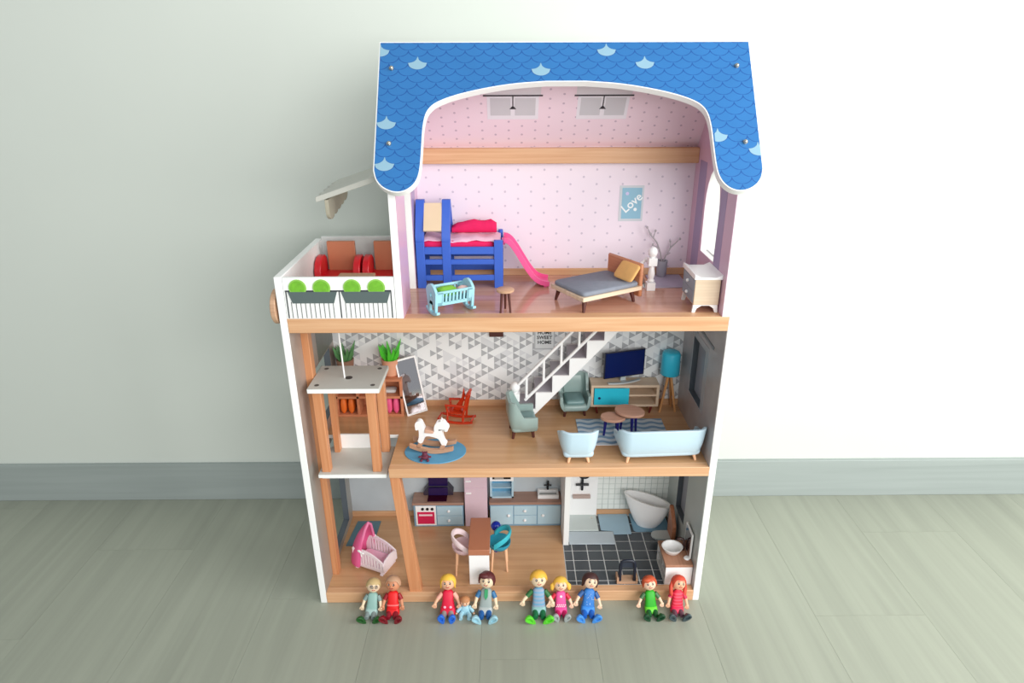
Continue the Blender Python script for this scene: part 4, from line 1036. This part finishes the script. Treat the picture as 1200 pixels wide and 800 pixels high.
t = thing('peg_figure', 'royal blue round-headed peg figure standing behind the turquoise chair', 'figure', (32.3, 11.4, Z0))
CB = mat('peg_blue', (24, 50, 170), .25, var=0)
MB().lathe([(.5, 0), (.55, .2), (.45, 3.5), (.4, 5.2), (.01, 5.3)], n=20).build('body', CB, t); MB().ball((0, 0, 6.0), .98, 20).build('head', CB, t)

# ---- bathroom
t = thing('shower', 'white toy shower with black mixer and tan soap shelf on pale grey tray', 'shower', (50.3, 19.8, Z0+.09))
B(-3.3, 2.3, 0, 3.35, 2.7, 20).build('shower_panel', WHITEP, t, bevel=.05)
B(-3.3, -2.9, 0, 3.2, 2.3, .35).build('shower_tray', mat('tray_grey', (204, 214, 212), .4, var=.02), t, bevel=.08)
MB().tube([(0, 1.9, 7.0), (0, 1.9, 11.0), (.1, 1.6, 11.6)], .28, 8).build('mixer_body', BLACK, t); MB().tube([(-1.35, 1.9, 8.3), (1.35, 1.9, 8.3)], .28, 8).build('mixer_bar', BLACK, t)
MB().lathe([(.3, 10.6), (1.1, 10.9), (1.0, 11.2), (.01, 11.2)], (.2, 1.2, 0), 14).build('shower_head', BLACK, t)
B(-1.9, 1.5, 5.0, 1.8, 2.3, 5.7).build('soap_shelf', mat('shelf_taupe', (186, 164, 156), .5, var=.02), t, bevel=.05)
MB().cyl((2.2, 1.2, .33), (2.2, 1.2, .4), .25).build('drain', SCREW, t)
tag(B(-4.7, -1.95, 0, 4.7, 1.95, .25).build('bath_mat', mat('mat_blue_grey', (190, 202, 210), .8, var=.03), loc=(51.75, 14.75, Z0+.09), bevel=.2), 'grey-blue rectangular bath mat in front of the shower tray', 'mat')
tag(MB().prism([(-3.1, 3.1), (3.25, 3.1), (3.1, -3.4), (-.6, -3.55), (-.6, -2.5), (-3.1, -2.2)], 'xy', 0, .2).build('bath_mat', mat('mat_sky_blue', (166, 196, 214), .8, var=.03), loc=(57.1, 19.4, Z0+.09), bevel=.08), 'sky blue mat between the shower and the bathtub', 'mat')
tag(MB().prism([(-3.5, 2.9), (4.2, 2.9), (4.2, -2.7), (3.6, -3.1), (-2.9, -3.1), (-3.4, -2.6)], 'xy', 0, .25).build('bath_mat', mat('mat_deep_blue', (128, 168, 192), .8, var=.03), loc=(64.2, 19.7, Z0+.09), bevel=.1), 'deeper blue mat under the white bathtub', 'mat')
t = thing('bathtub', 'white egg-shaped freestanding toy bathtub with one high end', 'bathtub', (63.9, 18.9, Z0+.35), -12)
def rim(f, inn=0):
    out = []
    for i in range(36):
        a = 2*PI*i/36; c, s_ = math.cos(a), math.sin(a)
        zt = 6.3-.22*(4.9*c)
        rx, ry = 2.2+2.7*f**.75-inn, 1.35+.7*f**.75-inn
        out.append((rx*c+(.25*-1*f), ry*s_, zt*f if not inn else .5+(zt-.5)*f))
    return out
MB().rings([rim(k/7) for k in range(8)]+[rim(k/7, .32) for k in range(7, -1, -1)]).build('tub', WHITEP, t, smooth=60)
# toilet
t = thing('toilet', 'toy toilet with pale grey seat and brown wooden back by the right wall', 'toilet', (66.1, 13.6, Z0+.09))
st = MB().prism([(1.2, -1.35), (1.2, 1.35), (-.8, 1.35)]+[(-1.0+1.5*math.cos(a), 1.35*math.sin(a)) for a in (1.8, 2.2, 2.7, 3.14, 3.6, 4.1, 4.5)]+[(-.8, -1.35)], 'xy', 1.5, 1.8).build('seat', mat('toilet_grey', (190, 198, 198), .35, var=0), t, bevel=.1)
MB().rings([srect(0, .9, .8, .1), srect(.8, 1.1, .9, 0), srect(1.5, 1.7, 1.2, -.3)]).build('bowl', mat('toilet_grey2', (170, 178, 180), .35, var=0), t, smooth=60)
MB().prism([(-2.0, 0), (1.9, 0), (1.9, 7.6), (1.5, 8.0), (.6, 7.6), (-1.2, 6.0), (-2.0, 5.0)], 'yz', 1.15, 1.95).build('wooden_back', WALNUT, t, bevel=.2)
# vanity
t = thing('vanity', 'white toy washstand with brown top and open cubby at the bathroom front right', 'washstand', (66.25, 4.9, Z0+.09))
for z in (0, 2.0): B(-2.5, -3.4, z, 2.45, 3.4, z+.3).build('shelf_board', mat('vanity_grey_white', (214, 214, 212), .4, var=.02), t)
B(-2.5, -3.45, .3, 2.45, -3.1, 4.1).build('side_panel', WHITEP, t, bevel=.05); B(-2.5, 3.1, .3, 2.45, 3.45, 4.1).build('side_panel', WHITEP, t, bevel=.05)
B(2.1, -3.1, .3, 2.45, 3.1, 4.1).build('back_panel', KWOOD, t); B(-2.5, -.9, .3, 2.1, -.7, 4.1).build('divider', mat('vanity_grey_white', (0, 0, 0)), t)
B(-2.6, -3.5, 4.1, 2.5, 3.5, 4.65).build('top_board', wood('vanity_top', (190, 142, 116), (168, 120, 94), 'y', .4), t, bevel=.08)
t = thing('wash_basin', 'round white wash basin standing on the brown washstand top', 'basin', (65.55, 5.0, Z0+4.74))
MB().lathe([(.9, 0), (1.3, .15), (1.9, 1.2), (1.98, 1.4), (1.8, 1.4), (1.3, .5), (.01, .35)], n=30, sy=.92).build('bowl', WHITEP, t, smooth=60)
t = thing('basin_tap', 'dark bronze tap bent over the round wash basin', 'tap', (67.9, 5.6, Z0+4.74))
MB().tube([(0, 0, 0), (0, 0, 1.9), (-.2, .1, 2.4), (-.8, .2, 2.6), (-1.3, .2, 2.3)], .26, 8).build('spout', mat('tap_bronze', (66, 42, 40), .3, var=0), t, smooth=60)
MB().tube([(.0, -.6, .9), (0, .6, .9)], .16, 8).build('tap_handle', mat('tap_bronze', (66, 42, 40)), t)
t = thing('vanity_mirror', 'upright white-edged mirror at the right end of the washstand', 'mirror', (68.3, 4.7, Z0+4.74))
B(-.02, -1.9, .2, .3, 2.1, 5.6).build('mirror_frame', WHITEP, t, bevel=.06); B(-.06, -1.6, .5, -.02, 1.8, 5.3).build('mirror_glass', mat('mirror_glass', (0, 0, 0)), t)
MB().lathe([(.55, 0), (.6, .1), (.4, .35), (.01, .4)], (-.35, -1.5, 0), 14).build('foot', WHITEP, t)
t = thing('towel_stand', 'low tan stand with a dark navy arched frame at the bathroom front edge', 'stand', (56.9, 2.75, Z0+.09))
B(-1.6, -1.0, 0, 1.6, .9, .5).build('base', TAN, t, bevel=.06)
for x in (-1.95, 1.6): B(x, -1.0, 0, x+.35, .9, 1.3).build('cheek', TAN, t, bevel=.05)
NVY = mat('navy_tube', (26, 32, 48), .35, var=0)
MB().tube([(-1.35, -.5, .5), (-1.35, -.3, 3.6), (-1.2, -.2, 4.4), (-.8, -.2, 4.75), (0, -.2, 4.85), (.8, -.2, 4.75), (1.2, -.2, 4.4), (1.35, -.3, 3.6), (1.35, -.5, .5)], .3, 10).build('arched_frame', NVY, t, smooth=60)
B(-1.1, -.25, 3.2, 1.1, -.1, 4.7).build('frame_panel', mat('navy_panel', (44, 52, 66), .4, var=0), t, bevel=.05)

# ============================================================ DOLLS
SK1, SK2 = (240, 202, 168), (198, 134, 98)
def hand(parent, c, s, skin):
    h = MB(); h.ball(c, (.38*s, .3*s, .42*s), 10)
    for i in range(4):
        x = c[0]+(-.26+.17*i)*s; l = (.42, .52, .5, .38)[i]*s
        h.tube([(x, c[1]-.12*s, c[2]-.15*s), (x, c[1]-.3*s, c[2]-.15*s-l*.6), (x, c[1]-.22*s, c[2]-.15*s-l)], [.11*s, .1*s, .06*s], 6)
    sx = 1 if c[0] < 0 else -1
    h.tube([(c[0]+sx*.25*s, c[1]-.1*s, c[2]+.1*s), (c[0]+sx*.5*s, c[1]-.25*s, c[2]-.1*s), (c[0]+sx*.48*s, c[1]-.3*s, c[2]-.3*s)], [.14*s, .12*s, .07*s], 6)
    return h.build('hand', skin, parent, smooth=70)
def doll(label, x, s, skin, hair, shirt, sleeve, hem, leg, shoe, style, tilt=0, turn=0, skirt=None, extra=None, group='dolls seated along the bottom beam', lean=-24, armout=0, glasses=False, splay=25):
    t = thing('doll', label, 'doll', (x, -2.9, 0), 0, group)
    sk = mat('skin_%d' % skin[0], skin, .5, var=.01); hm = mat('hair_%d_%d_%d' % hair, hair, .55, var=.06, scale=70)
    sm = shirt if not isinstance(shirt, tuple) else mat('cloth_%d_%d_%d' % shirt, shirt, .5, var=.02)
    am = mat('cloth_%d_%d_%d' % sleeve, sleeve, .5, var=.02); lm = mat('cloth_%d_%d_%d' % leg, leg, .5, var=.02); shm = mat('shoe_%d_%d_%d' % shoe, shoe, .4, var=.02)
    hmm = mat('cloth_%d_%d_%d' % hem, hem, .5, var=.02)
    LT = Matrix.Rotation(math.radians(lean), 4, 'X') @ Matrix.Rotation(math.radians(tilt), 4, 'Y')
    def M(): q = MB(); q.T = LT; return q
    w0 = 1.22*s; w1 = 1.0*s
    if skirt: w0 *= 1.12
    tors = M(); tors.rings([srect(.45*s, w0, .78*s, 0, 0, 3), srect(1.0*s, w0, .82*s, 0, 0, 3), srect(2.6*s, w1*1.03, .74*s, 0, 0, 3), srect(4.1*s, w1, .68*s, 0, 0, 3), srect(4.45*s, w1*.72, .5*s, 0, 0, 2.6), srect(4.6*s, w1*.4, .35*s, 0, 0, 2)])
    tor = tors.build('torso', sm, t, smooth=60)
    hb = M(); hb.rings([srect(.12*s, w0*1.0, .95*s, 0, -.2*s, 3), srect(.5*s, w0*1.06, 1.05*s, 0, -.2*s, 3), srect(1.35*s, w0*1.01, .86*s, 0, 0, 3), srect(1.4*s, w0*.9, .7*s, 0, 0, 3)])
    hb.build('hem', hmm, t, smooth=50)
    M().cyl((0, 0, 4.4*s), (0, 0, 5.0*s), .38*s).build('neck', sk, t)
    hz = 5.95*s; hr = 1.38*s
    HT = LT @ Matrix.Translation((0, -.1*s, hz)) @ Matrix.Rotation(math.radians(5), 4, 'X') @ Matrix.Rotation(math.radians(turn), 4, 'Z') @ Matrix.Rotation(math.radians(tilt), 4, 'Y')
    def H(): q = MB(); q.T = HT; return q
    hd_ = H(); hd_.ball((0, 0, 0), (hr, hr*.93, hr*1.02), 22); hd_.ball((0, -hr*.97, -.12*s), (.16*s, .2*s, .16*s), 8)
    for e in (-1, 1): hd_.ball((e*hr*.98, .05*s, -.1*s), (.16*s, .25*s, .34*s), 8)
    head = hd_.build('head', sk, t, smooth=70)
    EW, EB, MO = mat('eye_white', (240, 240, 236), .3, var=0), mat('eye_dark', (52, 38, 34), .3, var=0), mat('mouth_red', (176, 60, 54), .5, var=0)
    for e in (-1, 1):
        H().ball((e*.47*s, -hr*.84, .22*s), (.2*s, .14*s, .24*s), 8).build('eye', EB, head)
        H().ball((e*.47*s-.05*s, -hr*.95, .3*s), (.06*s, .03*s, .07*s), 6).build('eye_glint', EW, head)
        H().tube([((e*.47-.22)*s, -hr*.82, .6*s), (e*.47*s, -hr*.85, .68*s), ((e*.47+.22)*s, -hr*.82, .6*s)], .05*s, 5).build('eyebrow', hm, head)
    H().tube([(-.34*s, -hr*.86, -.42*s), (-.15*s, -hr*.87, -.54*s), (.15*s, -hr*.87, -.54*s), (.34*s, -hr*.86, -.42*s)], .07*s, 6).build('mouth', MO, head)
    if glasses:
        for e in (-1, 1): H().tube([(e*.47*s+.32*s*math.cos(a*PI/6), -hr*1.0, .2*s+.32*s*math.sin(a*PI/6)) for a in range(13)], .05*s, 5).build('glasses_rim', mat('grey_rim', (70, 74, 80), .4, var=0), head)
    # hair: a cap thicker than the skull, cut open over the face
    cap = H(); rings_ = []; NR = 11; NS = 28; R1 = hr*1.13; low = {'bob': -.75, 'short': -.15, 'band': -.2, 'long': -.8, 'wave': -.5, 'pigtails': -.25, 'baby': .1}[style]
    fz = {'bob': .52, 'short': .45, 'band': .55, 'long': .55, 'wave': .5, 'pigtails': .5, 'baby': .62}[style]
    vs = []; fs = []
    for j in range(NR):
        for i in range(NS):
            a = 2*PI*i/NS; fr_ = max(0, -math.sin(a))        # 1 at the face
            fr_ = min(1, fr_*1.5)**3
            zb_ = low+(fz-low)*fr_
            zc = zb_+(1-zb_)*(j/(NR-1)); zc = min(zc, .9995)
            q_ = math.sqrt(max(0, 1-zc*zc)); 
            if zc < 0: q_ = max(q_, .93)
            vs.append((R1*q_*math.cos(a), R1*.98*q_*math.sin(a)+.05*s, R1*zc*1.02+.02))
    o_ = len(vs); vs += [(x_*.86, y_*.86, z_*.9) for x_, y_, z_ in vs]
    for j in range(NR-1):
        for i in range(NS):
            k = (i+1) % NS; a, b, c, d = j*NS+i, j*NS+k, (j+1)*NS+k, (j+1)*NS+i
            fs.append((a, b, c, d)); fs.append((o_+a, o_+d, o_+c, o_+b))
    for i in range(NS):
        k = (i+1) % NS; fs.append((i, o_+i, o_+k, k))
    fs.append(tuple((NR-1)*NS+i for i in range(NS)))
    cap.add(vs, fs); hp_ = cap.build('hair', hm, t, smooth=70)
    if style == 'pigtails':
        for e in (-1, 1): H().rings([srect(-1.3*s, .2*s, .2*s, e*1.75*s, 0, 2, 10), srect(-.9*s, .42*s, .4*s, e*1.75*s, 0, 2, 10), srect(-.1*s, .5*s, .42*s, e*1.65*s, 0, 2, 10), srect(.35*s, .2*s, .2*s, e*1.45*s, 0, 2, 10)]).build('pigtail', hm, t, smooth=70)
    if style == 'long':
        for e in (-1, 1): H().tube([(e*1.35*s, .1, .2*s), (e*1.55*s, -.1*s, -1.0*s), (e*1.45*s, -.4*s, -2.1*s), (e*1.2*s, -.5*s, -2.7*s)], [.3*s, .42*s, .4*s, .15*s], 8).build('hair_strand', hm, t, smooth=70)
    if style == 'wave':
        H().ball((-.5*s, -.75*s, 1.0*s), (.95*s, .6*s, .5*s), 12).build('fringe', hm, t)
    # arms
    for e in (-1, 1):
        oo = armout if e < 0 else armout*.6
        sh_ = (e*w1*1.05, 0, 3.95*s); el = (e*(w1+.62*s+oo*.5), -.15*s, 2.9*s+oo*.1); wr = (e*(w1+.85*s+oo), -.5*s, 1.9*s+oo*.55)
        a_ = M(); a_.tube([sh_, ((sh_[0]+el[0])/2, 0, (sh_[2]+el[2])/2), el], [.42*s, .44*s, .42*s], 10); arm = a_.build('arm', am, t, smooth=70)
        M().tube([el, wr], [.34*s, .26*s], 10).build('forearm', sk, arm)
        q = MB(); hh = hand(arm, (0, 0, 0), s, sk)
        hh.matrix_local = Matrix.Translation((LT @ Vector((wr[0]+e*.05, wr[1], wr[2]-.3*s)))*S)
    # legs stretched towards the viewer, soles showing
    for e in (-1, 1):
        x0 = e*.58*s; x1 = e*(.72)*s
        l_ = MB().tube([(x0, -.3*s, .75*s), (x0*1.1, -.95*s, .75*s), (x1, -1.75*s, .7*s)], [.58*s, .54*s, .46*s], 12).build('leg', lm, t, smooth=70)
        sp_ = MB(); ca = e*math.radians(splay)
        sp_.T = Matrix.Translation((x1*1.05, -2.2*s, .03*s)) @ Matrix.Rotation(ca, 4, 'Y') @ Matrix.Rotation(math.radians(14), 4, 'X')
        n_ = 20; sole = []
        for i in range(n_):
            a = 2*PI*i/n_; zz = 1.2*s+1.28*s*math.sin(a); ww = (.62+.24*math.sin(a))*s
            sole.append((ww*math.cos(a), zz))
        hole = [(x_*.5, 1.2*s+(z_-1.2*s)*.5+.3*s) for x_, z_ in sole]
        sp_.prism(sole, 'xz', -.28*s, 0, [hole])
        sh = sp_.build('shoe', shm, l_, bevel=.05, smooth=50)
        up_ = MB(); up_.T = sp_.T
        up_.rings([[(x_*f, y_, 1.2*s+(z_-1.2*s)*f2) for x_, z_ in sole] for y_, f, f2 in ((-.08*s, .9, .93), (.25*s, .86, .88), (.55*s, .6, .6), (.8*s, .35, .35))])
        up_.build('shoe_upper', shm, l_, smooth=60)
    if extra: extra(t, tor, M, s)
    return t
def waist(c):
    m_ = mat('cloth_%d_%d_%d' % c, c, .5, var=.02)
    return lambda t, tor, M, s: M().rings([srect(1.85*s, 1.24*s, .86*s, p=3), srect(2.1*s, 1.2*s, .84*s, p=3)]).build('belt', m_, tor)
def tie(c):
    m_ = mat('cloth_%d_%d_%d' % c, c, .5, var=.02)
    return lambda t, tor, M, s: M().prism([(-.3*s, 4.5*s), (.3*s, 4.5*s), (.32*s, 3.3*s), (0, 2.7*s), (-.32*s, 3.3*s)], 'xz', -.95*s, -.66*s).build('collar', m_, tor)
def tights_dots(t, tor, M, s):
    for x in (-.55, .55): M().ball((x*s, -.88*s, 1.55*s), (.26*s, .1*s, .26*s), 8).build('pocket_button', mat('button_pink', (250, 180, 200), .4, var=0), tor)
def heart(t, tor, M, s):
    M().ball((0, -.72*s, 3.6*s), (.26*s, .1*s, .26*s), 8).build('chest_button', mat('button_white', (250, 236, 242), .4, var=0), tor)
    for i in range(6):
        for j in range(2):
            M().box((-.95+.32*i+(.16*j))*s, -.92*s, (1.55+.32*j)*s, (-.95+.32*i+.16+.16*j)*s, -.8*s, (1.55+.32*j+.2)*s).build('check_patch', mat('button_white', (0, 0, 0)), tor)
def specks(t, tor, M, s):
    random.seed(3)
    for i in range(14):
        x_, z_ = random.uniform(-.75, .75)*s, random.uniform(1.7, 4.0)*s
        M().ball((x_, -.74*s-.03, z_), .08*s, 6).build('print_dot', mat('dot_pale_blue', (170, 205, 240), .4, var=0), tor)
GREYLEG = (126, 140, 140)
doll('doll with glasses, blond hair, sage green top, grey trousers and dark green shoes', 9.9, .88, (236, 210, 178), (196, 170, 120), (140, 178, 170), (128, 150, 146), (160, 190, 186), (132, 146, 146), (30, 88, 34), 'short', tilt=4, turn=14, glasses=True, splay=38)
doll('brown-skinned doll in bright red top and dark red trousers, pale headband', 13.8, .93, (208, 140, 104), (190, 150, 120), (226, 18, 22), (150, 16, 30), (222, 22, 26), (138, 18, 40), (124, 12, 30), 'band', turn=-8, extra=waist((238, 110, 110)), splay=30)
doll('doll with blond bob, crimson dress and royal blue shoes', 23.75, .96, (232, 180, 146), (238, 192, 70), (218, 14, 60), (232, 170, 150), (218, 14, 60), (150, 150, 150), (36, 110, 220), 'bob', skirt=True, extra=tights_dots, armout=.5, splay=10)
doll('dark-haired doll in grey vest with green collar, blue sleeves, pale blue shoes', 30.5, 1.02, (236, 200, 168), (88, 30, 34), (150, 162, 160), (52, 112, 160), (176, 184, 184), (30, 92, 160), (160, 208, 224), 'wave', turn=-6, tilt=3, extra=tie((48, 150, 96)), splay=32)
ST = stripe_mat('striped_vest_blue', (104, 156, 190), (140, 158, 182), .62, 'Z', .45)
doll('doll with blond hair, blue striped vest, dark green sleeves and lime green shoes', 40.2, 1.04, (236, 196, 166), (240, 186, 70), ST, (42, 106, 54), (140, 186, 186), (14, 104, 62), (96, 214, 50), 'short', turn=4, armout=.9, splay=40)
doll('small doll with blond pigtails, pink checked dress and grey shoes', 44.2, .88, (244, 204, 176), (240, 190, 76), (228, 80, 150), (204, 32, 60), (232, 74, 150), (186, 16, 92), (168, 176, 176), 'pigtails', extra=heart, splay=16, armout=.5)
doll('doll with dark brown hair, blue speckled top, blue trousers and blue shoes', 49.0, .98, (240, 206, 176), (66, 36, 36), (44, 118, 196), (50, 92, 150), (58, 140, 226), (22, 96, 190), (72, 150, 232), 'long' if False else 'bob', turn=10, tilt=6, extra=specks, armout=.4, splay=34)
doll('red-haired doll in bright green shirt, lime hem and dark green boots', 60.6, .89, (244, 190, 150), (196, 84, 48), (40, 170, 30), (70, 110, 70), (104, 216, 50), (24, 92, 44), (14, 70, 40), 'wave', tilt=-3, armout=.5, splay=28)
doll('doll with long auburn hair, crimson striped top and dark grey boots', 65.2, .9, (234, 178, 144), (206, 74, 52), stripe_mat('crimson_stripe', (214, 24, 58), (236, 70, 96), .5, 'Z', .6), (200, 40, 80), (226, 22, 74), (96, 60, 76), (62, 78, 84), 'long', turn=10, tilt=5, splay=30)
# baby
t = thing('baby_doll', 'baby doll in pale blue romper sitting between the crimson dress doll and the vest doll', 'doll', (26.9, -2.6, 0))
t.scale = (.86, .86, .86)
BB = mat('romper_blue', (160, 206, 222), .5, var=.02); BS = mat('baby_skin', (236, 190, 156), .5, var=.01)
MB().rings([srect(0.05, 1.0, .8, 0, 0, 2.6), srect(.6, 1.15, .85, 0, 0, 2.6), srect(1.6, .9, .7, 0, .1, 2.6), srect(2.1, .5, .45, 0, .15, 2.4)]).build('torso', BB, t, smooth=60)
hdb = MB().ball((0, 0, 3.0), (1.0, .92, 1.0), 18).ball((0, -.9, 2.9), .13, 8).build('head', BS, t, smooth=70)
for e in (-1, 1):
    MB().ball((e*.35, -.82, 3.15), (.13, .1, .15), 8).build('eye', mat('eye_dark', (0, 0, 0)), hdb)
    a_ = MB().tube([(e*.8, 0, 1.7), (e*1.3, -.3, 1.2), (e*1.7, -.7, .8)], [.38, .4, .34], 10).build('arm', BB, t, smooth=70); MB().ball((e*1.8, -.85, .6), (.25, .25, .25), 8).build('hand', BS, a_)
    MB().tube([(e*.55, -.4, .5), (e*.95, -1.4, .55), (e*.85, -2.3, .42)], [.5, .48, .4], 10).build('leg', BB, t, smooth=70)
MB().tube([(-.3, -.86, 2.62), (0, -.88, 2.55), (.3, -.86, 2.62)], .05, 5).build('mouth', mat('mouth_red', (0, 0, 0)), hdb)
MB().ball((0, .12, 3.18), (1.06, .98, .98), 18, z0=.15).build('hair', mat('baby_hair', (188, 128, 84), .6, var=.05), t)
